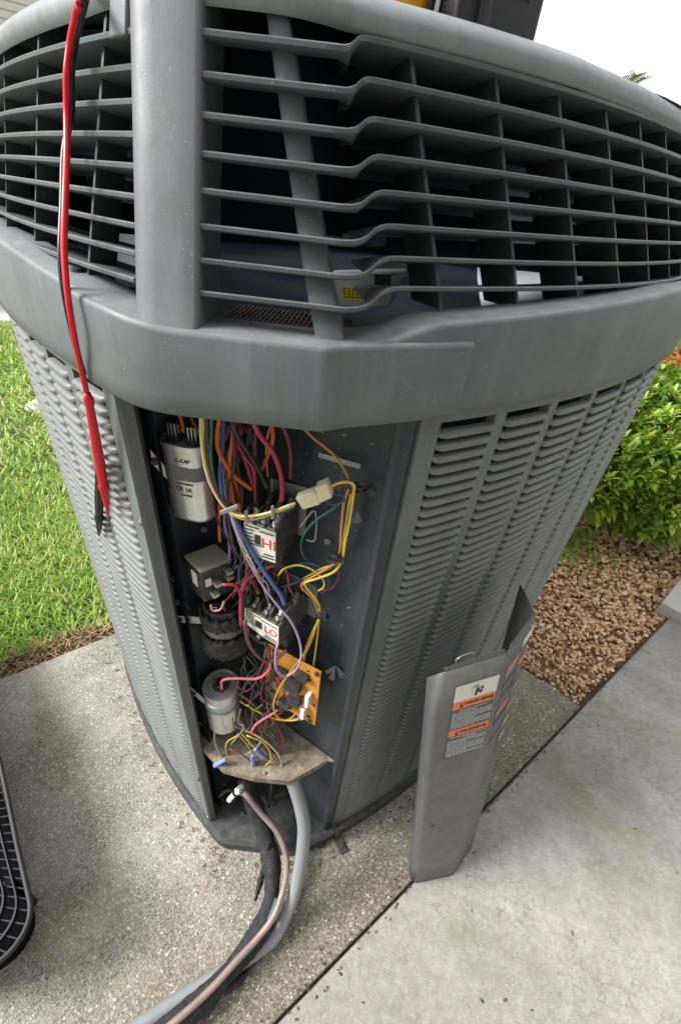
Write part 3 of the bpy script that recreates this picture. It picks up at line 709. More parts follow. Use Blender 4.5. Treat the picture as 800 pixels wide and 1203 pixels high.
# potential relay: black box, tan lid, two white stickers, spade terminals
zt = gy(236, 671.6, .385).z
A = gy(236, 671.6, .385); Bl = gz(217.5, 653, zt); Br = gz(272, 657, zt); Bb = Br + Bl - A
rl = MB(); rl.prism([P3(Vector((p.x, p.y)), zt - .058) for p in (A, Br, Bb, Bl)], (0, 0, .056)); relay = rl.build('relay', M['black'], UNIT, bevel=.001)
tag(relay, 'black relay box with a tan metal lid')
ctr = (A + Bb) / 2
mb = MB(); mb.prism([ctr + (p - ctr) * 1.03 + Vector((0, 0, -.003)) for p in (A, Br, Bb, Bl)], (0, 0, .004)); mb.build('lid', M['tan'], relay, bevel=.0006)
def sticker(o, xa, za, w, h, mat, par, p0, p1, eps=.0008, name='sticker'):
    """flat rectangle on the vertical face p0->p1 at fraction xa, z za"""
    d = (p1 - p0).normalized(); n = Vector((d.y, -d.x, 0)); n = n if n.dot(-p0) > 0 else -n
    c = p0 + d * xa; c = Vector((c.x, c.y, za)) + n * eps; up = Vector((0, 0, 1))
    m = MB(); m.prism([c - d * w / 2 - up * h / 2, c + d * w / 2 - up * h / 2, c + d * w / 2 + up * h / 2, c - d * w / 2 + up * h / 2], -n * eps * .9); return m.build(name, mat, par)
sticker(0, .019, zt - .026, .013, .024, M['label'], relay, A, Bl); sticker(0, .008, zt - .024, .008, .013, M['label'], relay, A, Br)
nrm_r = Vector(((Br - A).y, -(Br - A).x, 0)).normalized()
for fx, dz in ((.4, -.025), (.28, -.042), (.80, -.012), (.8, -.022)):
    b = A.lerp(Br, fx) + Vector((0, 0, dz)) + nrm_r * .006
    MB().box(b, (.008, .014, .005), rotz(math.atan2(nrm_r.y, nrm_r.x) + math.pi / 2)).box(b + nrm_r * .004 + Vector((0, 0, .002)), (.010, .008, .003), rotz(math.atan2(nrm_r.y, nrm_r.x) + math.pi / 2)).build('spade_terminal', M['metal'], relay, bevel=.0006)

# start capacitor, charred, wrapped in black foam
c2p = Vector((-.158, .425, .655)); H2 = .105
c2 = MB().lathe(c2p, (0, 0, 1), [(.028, 0), (.03, .003), (.03, H2), (.0285, H2 + .001), (.0265, H2 + .001), (.0265, H2 - .010), (.002, H2 - .010)], 28).build('capacitor', M['black'], UNIT); sharp_by_angle(c2, 40)
tag(c2, 'charred black round capacitor wrapped in torn foam')
def ragged(cp, r0, z0, z1, a0, a1, mat, name, par, amp=.006, n=40, thick=.004):
    rows = []
    for k in range(n):
        a = a0 + (a1 - a0) * k / (n - 1); zt_ = z1 + random.uniform(-amp, amp); zb_ = z0 + random.uniform(-amp, amp); row = []
        for u in np.linspace(0, 1, 5):
            r = r0 + random.uniform(0, thick * .6); row.append(Vector((cp.x + r * math.cos(a), cp.y + r * math.sin(a), zb_ + (zt_ - zb_) * u)))
        for u in np.linspace(1, 0, 5):
            r = r0 + thick + random.uniform(0, thick * .6); row.append(Vector((cp.x + r * math.cos(a), cp.y + r * math.sin(a), zb_ + (zt_ - zb_) * u)))
        rows.append(row)
    mb = MB(); mb.grid(rows, closed_v=True); o = mb.build(name, mat, par, smooth=True); return o
ragged(c2p, .0305, .728, .750, -math.pi * .95, -.15, M['foam'], 'torn_foam', c2, .005)
ragged(c2p, .031, .712, .728, -math.pi * .8, 0, M['tape'], 'mounting_strap', c2, .0012, thick=.002)
ragged(c2p, .0308, .668, .706, -math.pi, .1, M['foam'], 'torn_foam', c2, .003, thick=.006)
for k in range(26):
    a = random.uniform(-math.pi * .95, -.2); q = Vector((c2p.x + .034 * math.cos(a), c2p.y + .034 * math.sin(a), random.uniform(.728, .752)))
    if k == 0: lump = MB()
    lump.lathe(q, (random.uniform(-1, 1), random.uniform(-1, 1), 1), [(.001, -.003), (.004, -.001), (.0035, .002), (.001, .004)], 6)
lump.build('charred_lump', M['foam'], c2)
ear(212, 727, .404, .018, .015, c2, (-.184, .412, .727))
mb = MB(); mb.box((-.165, .412, .757), (.008, .005, .016)).box((-.165, .409, .765), (.010, .008, .004)); mb.build('spade_terminal', M['metal'], c2, bevel=.0006)
# lower round capacitor
c3p = Vector((-.172, .413, .440)); H3 = .118
c3 = MB().lathe(c3p, (0, 0, 1), [(.026, 0), (.0295, .004), (.0295, H3 - .004), (.0312, H3 - .003), (.0312, H3), (.029, H3), (.028, H3 - .003), (.002, H3 - .003)], 32).build('capacitor', M['alu'], UNIT); sharp_by_angle(c3, 40)
tag(c3, 'dull silver round capacitor just above the dusty shelf')
MB().lathe(c3p, (0, 0, 1), [(.0297, .072), (.0312, .073), (.0312, .093), (.0297, .094)], 32).build('mounting_strap', M['galv'], c3, smooth=True)
ear(228, 813, .398, .018, .020, c3, (-.199, .400, .522))
lb = MB(); rows = []
for a in np.linspace(-1.25, -.55, 8): rows.append([Vector((c3p.x + .0299 * math.cos(a), c3p.y + .0299 * math.sin(a), z)) for z in (.472, .508)])
lb.grid(rows); lb.build('sticker', M['label'], c3, smooth=True)
tp = MB(); tp.lathe(c3p + Vector((0, 0, H3 - .003)), (0, 0, 1), [(.014, 0), (.014, .004), (.006, .005)], 16)
for dx, dy in ((-.010, 0), (.008, .004), (0, -.010)): tp.box(c3p + Vector((dx, dy, H3 + .005)), (.0065, .0016, .012)).box(c3p + Vector((dx, dy + .004, H3 + .004)), (.0065, .0016, .010))
tp.build('terminal_plate', M['black'], c3)

# contactors
def contactor(name, A, B, zt, zb, depth, word, label, wpx):
    d = (B - A).normalized(); w = (B - A).length; n = Vector((d.y, -d.x, 0)); n = n if n.y < 0 else -n   # outward (towards viewer)
    R_ = Matrix((d, -n, Vector((0, 0, 1)))).transposed()
    P = lambda x, y, z: A + d * x - n * y + Vector((0, 0, z - zt))
    h = zt - zb
    mb = MB(); mb.prism([P(0, .001, zb), P(w, .001, zb), P(w, depth, zb), P(0, depth, zb)], (0, 0, h))
    body = mb.build(name, M['blackdusty'], UNIT, bevel=.0012); tag(body, label)
    # lower case half, wider at the back, and the base plate
    mb = MB(); mb.box(P(w / 2, depth * .62, zb - .010), (w * 1.02, depth * .76, .022), R_); mb.build('lower_case', M['black'], body, bevel=.001)
    mb = MB(); mb.box(P(w / 2 + .012, depth + .003, (zt + zb) / 2 + .012), (w * 1.5, .002, h * 1.5), R_); mb.build('mounting_plate', M['galv'], body, bevel=.0006)
    # front label with word
    lm = MB(); lm.prism([P(.001, -.0004, zt - .001), P(w - .001, -.0004, zt - .002), P(w - .001, -.0004, zb + .002), P(w * .55, -.0004, zb + .002), P(w * .42, -.0004, zb + .004), P(.001, -.0004, zb + h * .28)], -n * -.0012)
    lab = lm.build('front_label', M['label'], body)
    e = -.0019
    text_mesh(word, h * .40, P(w * .77, e, zb + h * .53), d, (0, 0, 1), M['redink'], 'label_word', body)
    mb = MB(); mb.box(P(w * .43, e - .0002, zb + h * .60), (w * .17, .0012, h * .26), R_); mb.build('label_window', M['ink'], body)
    pr = MB()
    for r, (x0, x1, zz) in enumerate([(.05, .5, .92), (.05, .34, .82), (.05, .3, .72), (.05, .3, .62), (.05, .32, .52), (.06, .55, .42), (.5, .95, .86), (.62, .95, .22), (.55, .95, .13)]):
        x = x0
        while x < x1 - .02:
            l_ = random.uniform(.02, .07); l_ = min(l_, x1 - x); pr.box(P(w * (x + l_ / 2), e, zb + h * zz), (w * l_, .0006, h * .035), R_); x += l_ + .018
    pr.build('label_print', M['ink'], body, fix=False)['kind'] = 'stuff'
    # top: barrier walls, screws, terminals
    for k, fx in enumerate((.02, .35, .68, .98)):
        for yy, dp in ((.22, .30), (.70, .34)):
            mb = MB(); mb.prism([P(w * fx - .0015, depth * (yy - dp / 2), zt), P(w * fx - .0015, depth * (yy + dp / 2), zt), P(w * fx - .0015, depth * (yy + dp / 2), zt + .014), P(w * fx - .0015, depth * (yy - dp / 4), zt + .014), P(w * fx - .0015, depth * (yy - dp / 2), zt + .008)], d * .003)
            mb.build('barrier', M['blackdusty'], body)
    for fx in (.18, .52, .84):
        for yy in (.16, .74):
            c = P(w * fx, depth * yy, zt)
            MB().lathe(c, (0, 0, 1), [(.0048, 0), (.0048, .003), (.0036, .0034), (.0036, .006), (.001, .0062)], 10).build('terminal_screw', M['metal'], body)
            MB().box(c + Vector((0, 0, .0012)) - n * -.005, (.009, .012, .002), R_).box(c + Vector((0, 0, .007)) - n * .005, (.006, .003, .012), R_).build('terminal_lug', M['metal'], body)
    for c in (P(.006, -.003, zb + .001), P(w * .42, -.002, zb - .002)):
        MB().lathe(c, n, [(.004, 0), (.004, .002), (.0025, .003)], 10).build('screw', M['metal'], body)
    return body, P, w, d, n
Ah = Vector((-.1125, .396, .938)); Bh = Vector((-.071, .384, .938))
contactor('contactor', Ah, Bh, .941, .889, .062, 'HI', 'black contactor whose white label reads HI in red', 0)
Al = Vector((-.119, .400, .782)); Bl2 = Vector((-.064, .373, .782))
contactor('contactor', Al, Bl2, .783, .739, .068, 'LO', 'black contactor whose white label reads LO in red', 0)

# circuit board
bA = gy(312, 818.5, .415); bB = gz(370, 852.6, bA.z); dB = (bB - bA); bn = Vector((dB.y, -dB.x, 0)).normalized()
if bn.y > 0: bn = -bn
HB = .155
mb = MB(); mb.prism([bA, bB, bB + Vector((0, 0, HB)), bA + Vector((0, 0, HB))], -bn * .0018); board = mb.build('circuit_board', M['pcb'], UNIT, bevel=.0004)
tag(board, 'orange circuit board with white sockets')
def on_board(u, v, h=0): return bA + dB * u + Vector((0, 0, HB * v)) + bn * h
RB = Matrix((dB.normalized(), -bn, Vector((0, 0, 1)))).transposed()
for (u, v, w, h, t_, mt, nm) in [(.60, .62, .024, .022, .016, 'black', 'relay_cube'), (.62, .36, .022, .020, .014, 'black', 'relay_cube'), (.45, .20, .02, .016, .014, 'black', 'relay_cube'), (.86, .50, .007, .030, .012, 'white', 'socket'), (.80, .22, .007, .028, .012, 'white', 'socket'),
                               (.22, .40, .006, .018, .006, 'metal', 'crystal'), (.17, .20, .012, .010, .008, 'labelgrey', 'chip'), (.33, .10, .010, .008, .008, 'w_purple', 'resistor'), (.30, .55, .008, .008, .008, 'w_red', 'resistor'), (.75, .10, .008, .010, .010, 'w_purple', 'resistor'), (.38, .72, .014, .010, .006, 'black', 'chip'), (.72, .82, .02, .014, .01, 'black', 'chip')]:
    MB().box(on_board(u, v, t_ / 2), (w, t_, h), RB).build(nm, M[mt], board, bevel=.0006)
for k in range(22):
    u, v = random.uniform(.08, .95), random.uniform(.06, .95)
    if k == 0: tr = MB()
    tr.box(on_board(u, v, .001), (random.uniform(.002, .009), .002, random.uniform(.001, .004)), RB)
tr.build('board_print', M['ink'], board, fix=False)['kind'] = 'stuff'
for u, v in ((.94, .95), (.90, .04), (.06, .05), (.06, .95)): MB().lathe(on_board(u, v), bn, [(.004, 0), (.004, .003), (.002, .004)], 10).build('standoff', M['rust'], board)

# ---- wires: photo polylines on vertical planes inside the cavity
def wire(name, pts, Y, r, mat, parent=UNIT, n=7):
    P = []
    for k, p in enumerate(pts):
        if len(p) == 3: y = p[2]
        else: y = Y[0] + (Y[1] - Y[0]) * k / (len(pts) - 1) if isinstance(Y, tuple) else Y
        P.append(gy(p[0], p[1], y))
    return MB().tube(P, r, n, True, 4).build('wire', M[mat], parent, smooth=True, fix=False)
S, TN, TK = .0017, .0012, .0030
WIRES = [
 ([(236, 470), (236, 490), (237, 518), (243, 556), (256, 585), (270, 601), (287, 607), (314, 603), (347, 591)], (.385, .372), S, 'w_cream'),
 ([(240, 470), (241, 490), (241.5, 527), (251, 566), (262, 588), (274, 600), (300, 607), (330, 600)], (.388, .376), S, 'w_brown'),
 ([(243, 470), (243, 490), (244, 533), (249, 562), (258, 583), (272, 601), (300, 611), (345, 596)], (.392, .376), S, 'w_blue'),
 ([(238, 470), (239, 500), (239, 527), (247, 566), (260, 590), (275, 606), (300, 610), (346, 594)], (.385, .373), TN, 'w_yellow'),
 ([(249, 470), (248.5, 510), (248, 537), (253, 567), (262, 588)], .398, S, 'w_green'),
 ([(262, 470), (255.5, 508), (256.5, 527), (266, 546), (279, 562), (296, 575)], (.40, .405), .0025, 'w_orange'),
 ([(280, 470), (274, 512), (270, 546), (271, 569), (276, 596), (283, 625), (289.5, 660), (297, 682), (304, 697)], (.405, .405), .0024, 'w_orange'),
 ([(266, 470), (259, 531), (262, 560), (267, 590), (276, 620), (290, 655), (310.5, 690), (327, 712), (342, 730), (351, 750), (354, 768), (351, 782), (343, 791), (334, 795), (325, 787), (324, 768), (326, 758)], (.41, .345), .0017, 'w_lav'),
 ([(264, 470), (261, 540), (259, 556), (264, 590), (279, 615), (290, 637), (305, 662), (318, 682), (330, 699), (334.5, 711)], (.41, .372), .0029, 'w_blue'),
 ([(270, 470), (275.5, 504), (291, 531), (304, 552), (316, 577)], (.385, .415), .0026, 'w_black'),
 ([(274, 470), (275.5, 546), (268, 571), (268, 600), (274, 640), (284, 660), (276, 668)], (.40, .39), .0019, 'w_black'),
 ([(292, 475), (296, 492), (306, 512), (320, 530), (328, 550), (332, 570), (331, 588)], (.385, .40), .0029, 'w_red'),
 ([(326, 475), (330, 496), (338, 514), (341.6, 534), (341, 562)], (.41, .43), .0026, 'w_dkred'),
 ([(316, 475), (318, 494), (321, 514), (316, 532), (307, 552)], (.41, .42), .0025, 'w_orange'),
 ([(321, 492), (314, 515), (313, 540), (315, 560)], (.415, .42), .0013, 'w_lightorange'),
 ([(330, 485), (352, 499), (370, 516), (390, 532), (402, 548), (410, 563)], (.41, .39), .0015, 'w_lightorange'),
 ([(385, 573), (400, 567), (412, 567), (416, 572), (415, 582), (411, 610), (405, 640), (402, 658), (392, 672), (372, 680), (358, 686), (370, 702), (376, 714), (374, 724)], (.372, .40), S, 'w_yellow'),
 ([(387, 577), (400, 571), (411, 571), (415, 577), (410, 606), (408, 630), (400, 656), (386, 670), (350, 684), (330, 690)], (.376, .41), .0014, 'w_navy'),
 ([(386, 575), (402, 570), (413, 570), (413, 585), (408, 614), (404, 640), (398, 664), (397, 680), (388, 692), (372, 692)], (.376, .40), .0014, 'w_dkred'),
 ([(410, 574), (404, 590), (401, 620), (399, 650), (390, 664), (370, 676), (354, 688), (367, 702), (372, 712), (374, 722)], (.385, .40), .0017, 'w_lightorange'),
 ([(412, 580), (409, 600), (405, 626), (401, 655), (398, 662), (378, 668), (356, 680)], (.383, .40), .0014, 'w_yellow'),
 ([(410, 580), (394, 596), (370, 612), (356, 630), (354, 646), (362, 660), (378, 671)], (.39, .41), .0013, 'w_teal'),
 ([(388, 579), (402, 582), (404, 588), (394, 593), (382, 589)], .385, .0013, 'w_blue'),
 ([(327, 676), (334, 668), (350, 664), (368, 670), (380, 682), (380, 690), (374, 694)], (.39, .395), .0013, 'w_yellow'),
 ([(340, 668), (352, 662), (372, 664), (384, 676), (385, 690), (378, 697)], (.40, .40), .0013, 'w_blue'),
 ([(345, 700), (340, 690), (338, 676), (334, 664)], .41, .0017, 'w_red'),
 ([(374, 728), (361, 763), (337, 795), (324, 818), (322, 834), (330, 845), (347, 846), (358, 841)], (.39, .385), S, 'w_gold'),
 ([(375, 728), (370, 771), (363, 808), (347, 839), (330, 846), (303, 836), (290, 828)], (.39, .39), .0014, 'w_gold'),
 ([(371, 735), (362, 755), (357, 776), (355, 813), (360, 826)], (.392, .39), .0018, 'w_lightorange'),
 ([(360, 838), (340, 846), (318, 842), (296, 832), (282, 824)], (.392, .40), .0013, 'w_yellow'),
 ([(358, 832), (340, 843), (320, 840), (300, 830), (284, 818)], (.397, .41), .0012, 'w_black'),
 ([(294, 655), (304.5, 676), (313.5, 685), (317, 697)], (.385, .40), .0011, 'w_white'),
 ([(270, 600), (281, 630), (292, 652), (304, 677)], (.385, .385), .0011, 'w_white'),
 ([(335, 650), (327, 661), (307, 670), (291, 681), (285, 693), (283, 715), (284, 735)], (.41, .385), .0029, 'w_red'),
 ([(262, 687), (277, 688), (283, 700), (283, 716)], (.378, .392), .0021, 'w_red'),
 ([(278, 692), (266, 705), (263, 712), (265, 718)], (.392, .40), .0015, 'w_dkred'),
 ([(248, 711), (250, 717), (259, 716), (263.5, 706)], (.385, .385), .0016, 'w_salmon'),
 ([(288, 730), (290, 748), (296, 762), (305, 772), (316, 777), (327, 772), (337, 763)], (.372, .39), .0028, 'w_maroon'),
 ([(296, 682), (287, 705), (286.5, 727), (291, 742), (303, 753), (315, 757)], (.395, .378), .0017, 'w_black'),
 ([(261, 809), (262, 799), (279, 797), (303, 797), (316, 787), (318, 776)], (.385, .39), .0022, 'w_pink'),
 ([(270, 794), (279, 805), (288, 812), (298, 805), (306, 787), (312, 775)], (.40, .40), .0016, 'w_dkred'),
 ([(287, 771), (288, 787), (292, 798), (302, 816)], (.43, .42), .0017, 'w_green'),
 ([(252, 596), (256.5, 613), (270, 638), (277, 655), (275, 668)], (.41, .385), .0012, 'w_black'),
 ([(283, 640), (284, 660), (278, 690), (270, 700)], (.41, .40), .0014, 'w_green'),
 ([(305, 650), (298, 668), (290, 690), (287, 705)], (.42, .40), .0014, 'w_grey'),
 ([(316, 760), (318, 775), (326, 800), (324, 826)], (.40, .41), .0018, 'w_dkred'),
 ([(322, 758), (327, 780), (328, 805)], (.405, .41), .0018, 'w_red'),
 ([(303, 848), (310, 868), (321, 884), (331, 881), (333, 870), (326, 853), (318, 842)], (.385, .40), .0022, 'w_dkred'),
 ([(308, 848), (315, 868), (324, 880), (329, 872), (324, 856), (312, 842)], (.39, .40), .0019, 'w_maroon'),
 ([(330, 832), (318, 840), (308, 846), (300, 852), (295, 861)], (.395, .375), .0022, 'w_pink'),
 ([(340, 822), (332, 835), (318, 846)], (.40, .39), .002, 'w_dkred'),
 ([(279, 864), (267, 872), (266, 884), (274, 900), (286, 907), (300, 904), (316, 896), (318, 886), (310, 873), (290, 864)], (.385, .362), .0012, 'w_yellow'),
 ([(279, 862), (290, 874), (297, 886), (299, 896)], (.385, .372), .0012, 'w_beige'),
 ([(284, 862), (293, 872), (302, 882)], (.385, .375), .0012, 'w_yellow'),
 ([(253, 855), (253, 872), (263, 890), (279, 903), (297, 909), (312, 908)], (.39, .355), .0022, 'w_grey'),
 ([(279, 854), (305, 866), (324, 882), (331, 896), (326, 907), (308, 910)], (.395, .36), .0020, 'w_beige'),
 ([(270, 880), (284, 886), (296, 896)], (.375, .37), .0014, 'w_brown'),
 ([(285, 888), (300, 880), (306, 872)], (.378, .38), .0012, 'w_beige'),
 ([(352, 620), (370, 600), (371, 630), (367, 636), (360, 634)], .40, .0012, 'w_grey'),
 ([(205, 470), (214, 495), (216, 508)], (.43, .425), .0022, 'w_orange'),
 ([(222, 470), (226, 492), (233, 504)], (.43, .42), .0022, 'w_dkred'),
]
for pts, Y, r, mt in WIRES: wire('wire', pts, Y, r, mt)
rn = random.Random(3)
for k in range(78):                                   # loose thin strands heaped behind and on the shelf, and filler wires between the contactors
    if k < 20:
        x0, y0 = rn.uniform(272, 318), rn.uniform(812, 850); pts = [(x0, y0)]
        for j in range(3): x0 += rn.uniform(-16, 20); y0 += rn.uniform(6, 22); pts.append((min(x0, 335), min(y0, 893)))
        wire('wire', pts, (rn.uniform(.39, .42), rn.uniform(.375, .40)), rn.choice((.001, .0013, .0017)), rn.choice(('wirebundle', 'w_black', 'w_maroon', 'w_grey', 'wirebundle')))
    elif k < 48:
        x0, y0 = rn.uniform(258, 300), rn.choice((480, 484, 500, 560)); pts = [(x0, y0)]
        for j in range(4): x0 += rn.uniform(-9, 14); y0 += rn.uniform(14, 32); pts.append((min(300, max(258, x0)), y0))
        wire('wire', pts, (rn.uniform(.405, .43), rn.uniform(.40, .43)), rn.choice((.0013, .0017, .0022)), rn.choice(('w_black', 'w_black', 'w_dkred', 'w_navy', 'w_orange', 'w_blue', 'w_purple', 'w_grey', 'w_red')))
    elif k < 62:
        x0, y0 = rn.uniform(288, 330), rn.uniform(752, 790); pts = [(x0, y0)]
        for j in range(4): x0 += rn.uniform(-15, 16); y0 += rn.uniform(6, 18); pts.append((min(332, max(284, x0)), y0))
        wire('wire', pts, (rn.uniform(.395, .42), rn.uniform(.39, .41)), rn.choice((.0012, .0016, .002)), rn.choice(('w_black', 'w_dkred', 'w_maroon', 'w_black', 'w_grey', 'wirebundle')))
    else:
        x0, y0 = rn.uniform(276, 320), rn.uniform(640, 690); pts = [(x0, y0)]
        for j in range(3): x0 += rn.uniform(-14, 12); y0 += rn.uniform(8, 24); pts.append((max(268, x0), y0))
        wire('wire', pts, (rn.uniform(.40, .42), rn.uniform(.39, .42)), rn.choice((.0012, .0016)), rn.choice(('w_black', 'w_black', 'w_dkred', 'w_grey', 'w_navy')))
# harness connector, cable ties, clips, wire nuts
def slab(name, quad, Y, back, mat, par=UNIT, bevel=.0008):
    q = [gy(x, y, Y[k] if isinstance(Y, (list, tuple)) else Y) for k, (x, y) in enumerate(quad)]
    return MB().prism(q, back).build(name, M[mat], par, bevel=bevel)
cn = slab('connector', [(347, 586), (370, 577), (376, 593), (356, 599)], .368, (.001, .009, .002), 'cream'); tag(cn, 'cream nylon plug on the wire loom')
slab('connector_half', [(370, 574), (384, 568), (390, 585), (375, 592)], .366, (.001, .011, .002), 'cream', cn)
slab('cable_tie', [(258, 601), (279, 593), (281, 598), (259, 606)], .365, (0, .003, 0), 'w_grey')
for x, y in ((289, 609), (320, 603)): slab('cable_tie', [(x - 2, y - 8), (x + 2, y - 8), (x + 2.5, y + 7), (x - 1.5, y + 8)], .369, (0, .003, 0), 'w_grey')
for x, y, Y in ((420, 575, .385), (378, 722, .388), (432, 578, .386), (398, 654, .385)):
    c = gy(x, y, Y); mb = MB()
    for k in range(5): mb.box(c + Vector((rn.uniform(-.007, .007), rn.uniform(-.003, .003), rn.uniform(-.006, .006))), (rn.uniform(.004, .013), .006, rn.uniform(.003, .009)), rotz(rn.uniform(-1, 1)))
    mb.build('wire_clip', M['black'], UNIT, bevel=.0006)
for pts, Y in (([(296, 888), (298, 899)], .368), ([(300, 880), (309, 889)], .372), ([(266, 892), (253, 899)], .362)):
    MB().tube([gy(x, y, Y) for x, y in pts], [.003, .0048], 10, True, 3).build('wire_nut', M['w_nut'], UNIT, smooth=False)
# bolt heads, bright scratches/stickers and slots on the cavity walls
slab('wall_slot', [(374, 531), (424, 545), (423, 551), (375, 537)], [.425, .400, .400, .425], (-.0005, -.001, 0), 'galv')
for x, y, Y in ((194, 615, .418), (202, 716, .424), (385, 636, .418), (240, 622, .45)): screw(x, y, Y, r=.003, mat='tan')
def peel(x, y, Y, n=5, s=18):
    mb = MB()
    for k in range(n):
        a = rn.uniform(.6, 2.6); l = rn.uniform(.5, 1) * s; w = rn.uniform(2, 4)
        q = [(x, y), (x + math.cos(a) * l - w, y + math.sin(a) * l), (x + math.cos(a) * l + w, y + math.sin(a) * l + 3)]
        mb.prism([gy(px, py, Y - .001 * j) for j, (px, py) in enumerate(q)], (0, .0006, 0))
    t_ = mb.build('torn_sticker', M['peelm'], UNIT, fix=False)
M['peelm'] = simple('torn_film', (.10, .12, .125), .4, 0, .4, 200, .1)
for x, y, Y in ((394, 782, .398), (208, 745, .402), (214, 700, .41), (208, 668, .412), (212, 780, .402), (222, 838, .40), (420, 600, .388), (210, 590, .42)): peel(x, y, Y)
for k in range(40):
    if k == 0: lint = MB()
    x, y = rn.choice([(rn.uniform(350, 440), rn.uniform(505, 560)), (rn.uniform(380, 430), rn.uniform(560, 860)), (rn.uniform(195, 215), rn.uniform(560, 840))])
    base = gp(x, y, (Rc.x, Rc.y, 0), Vector((mp_n.x, mp_n.y, 0))) if x > 300 else gp(x, y, (Lc.x, Lc.y, 0), Vector((lw_n.x, lw_n.y, 0)))
    base = base + Vector((0, -.002, 0)); d = Vector((rn.uniform(-1, 1), 0, rn.uniform(-1, 1))).normalized() * rn.uniform(.001, .004)
    lint.prism([base, base + d, base + d + Vector((0, 0, .0007)), base + Vector((0, 0, .0007))], (0, -.0004, 0))
lo = lint.build('lint', M['label'], UNIT, fix=False); lo['kind'] = 'stuff'
# service valve hardware under the shelf
mb = MB()
for k in range(14): mb.box(gy(rn.uniform(262, 330), rn.uniform(915, 965), rn.uniform(.41, .44)), (rn.uniform(.005, .03), rn.uniform(.005, .02), rn.uniform(.003, .03)), rotz(rn.uniform(-1, 1)))
mb.build('valve_body', M['black'], UNIT, bevel=.001)['kind'] = 'stuff'
for pts, r in (([(268, 940), (276, 960), (284, 968)], .002), ([(318, 905), (319, 925), (314, 948)], .0022), ([(300, 955), (318, 965), (330, 975)], .003), ([(258, 935), (268, 928), (280, 932)], .004)):
    MB().tube([gy(x, y, .40) for x, y in pts], r, 7).build('capillary_tube', M['rust'], UNIT, smooth=True)
c = gy(281, 928, .375); vc = MB().lathe(c, (-.3, -.6, .5), [(.008, -.01), (.008, .006), (.006, .009)], 6).build('valve_cap', M['white'], UNIT, bevel=.001)
c = gy(272, 937, .372); MB().lathe(c, (-.5, -.5, -.5), [(.006, -.008), (.006, .008), (.004, .010)], 6).build('valve_cap', M['white'], UNIT, bevel=.001)
c = gz(246, 958, .042); MB().lathe(c, (0, 0, 1), [(.005, 0), (.005, .003), (.003, .004)], 8).build('valve_cap', M['white'], UNIT)
# hold-down tab and foot
p = arcR(-.055, .013); ang = math.atan2(nrmR(-.055).y, nrmR(-.055).x)
tbm = MB(); tbm.box(P3(p, .035) + Vector((*nrmR(-.055), 0)) * .003, (.003, .016, .07), rotz(ang)); tbm.box(P3(p + nrmR(-.055) * .018, .0045), (.036, .020, .003), rotz(ang)); tbm.lathe(P3(p + nrmR(-.055) * .022, .006), (0, 0, 1), [(.006, 0), (.006, .004)], 6)
tbm.build('hold_down_bracket', M['rust'], UNIT, bevel=.0008)
p = gz(377, 990, .0); MB().lathe(p, (0, 0, 1), [(.012, 0), (.012, .012), (.009, .016), (.005, .02)], 12).build('rubber_foot', M['rubber'], UNIT)

# ---------------------------------------------------------------- pipes leaving the unit
def mixpath(pts):
    out = []
    for x, y, k, v in pts: out.append(gy(x, y, v) if k == 'y' else gz(x, y, v))
    return out
cop = mixpath([(280, 929, 'y', .378), (290, 934, 'y', .37), (306, 954, 'y', .355), (325, 976, 'z', .160), (335, 1000, 'z', .136), (337, 1020, 'z', .116), (333, 1045, 'z', .098), (322, 1076, 'z', .080), (303, 1102, 'z', .066), (279, 1128, 'z', .062), (248, 1162, 'z', .060), (205, 1201, 'z', .058), (150, 1245, 'z', .055), (60, 1310, 'z', .05)])
cp_ = MB().tube(cop, .0063, 12, True, 6).build('liquid_line', M['copper'], None, smooth=True, fix=False)
tag(cp_, 'thin mauve copper line curving down from the white valve caps over the black insulated pipe', 'pipe')
con = mixpath([(340, 905, 'y', .372), (345, 920, 'y', .36), (352, 942, 'y', .345), (357, 968, 'z', .243), (356, 995, 'z', .187), (352, 1022, 'z', .132), (347, 1044, 'z', .088), (338, 1070, 'z', .052), (324, 1098, 'z', .028), (304, 1116, 'z', .02), (262, 1143, 'z', .019), (215, 1172, 'z', .019), (172, 1200, 'z', .019), (110, 1240, 'z', .019), (20, 1300, 'z', .019)])
cn_ = MB().tube(con, .0135, 16, True, 6).build('conduit', M['conduit'], None, smooth=True, fix=False)
tag(cn_, 'smooth pale grey conduit dropping from under the shelf and running along the slab', 'pipe')
ins = mixpath([(288, 912, 'z', .21), (296, 938, 'z', .165), (305, 962, 'z', .125), (313, 988, 'z', .098), (319, 1015, 'z', .078), (320, 1040, 'z', .063), (315, 1072, 'z', .047), (300, 1102, 'z', .04), (274, 1136, 'z', .034), (240, 1172, 'z', .032), (200, 1208, 'z', .03), (120, 1270, 'z', .03)])
SUC = empty('suction_line', (ins[6].x, ins[6].y, 0), 'thick suction pipe in torn black foam insulation leaving the base of the unit', 'pipe')
rn2 = random.Random(5)
MB().tube(ins, lambda t_: .0185 + .003 * math.sin(t_ * 23) * (1 if t_ > .3 else .3), 18, True, 8, jitter=.07).build('insulation', M['insul'], SUC, smooth=True, fix=False)
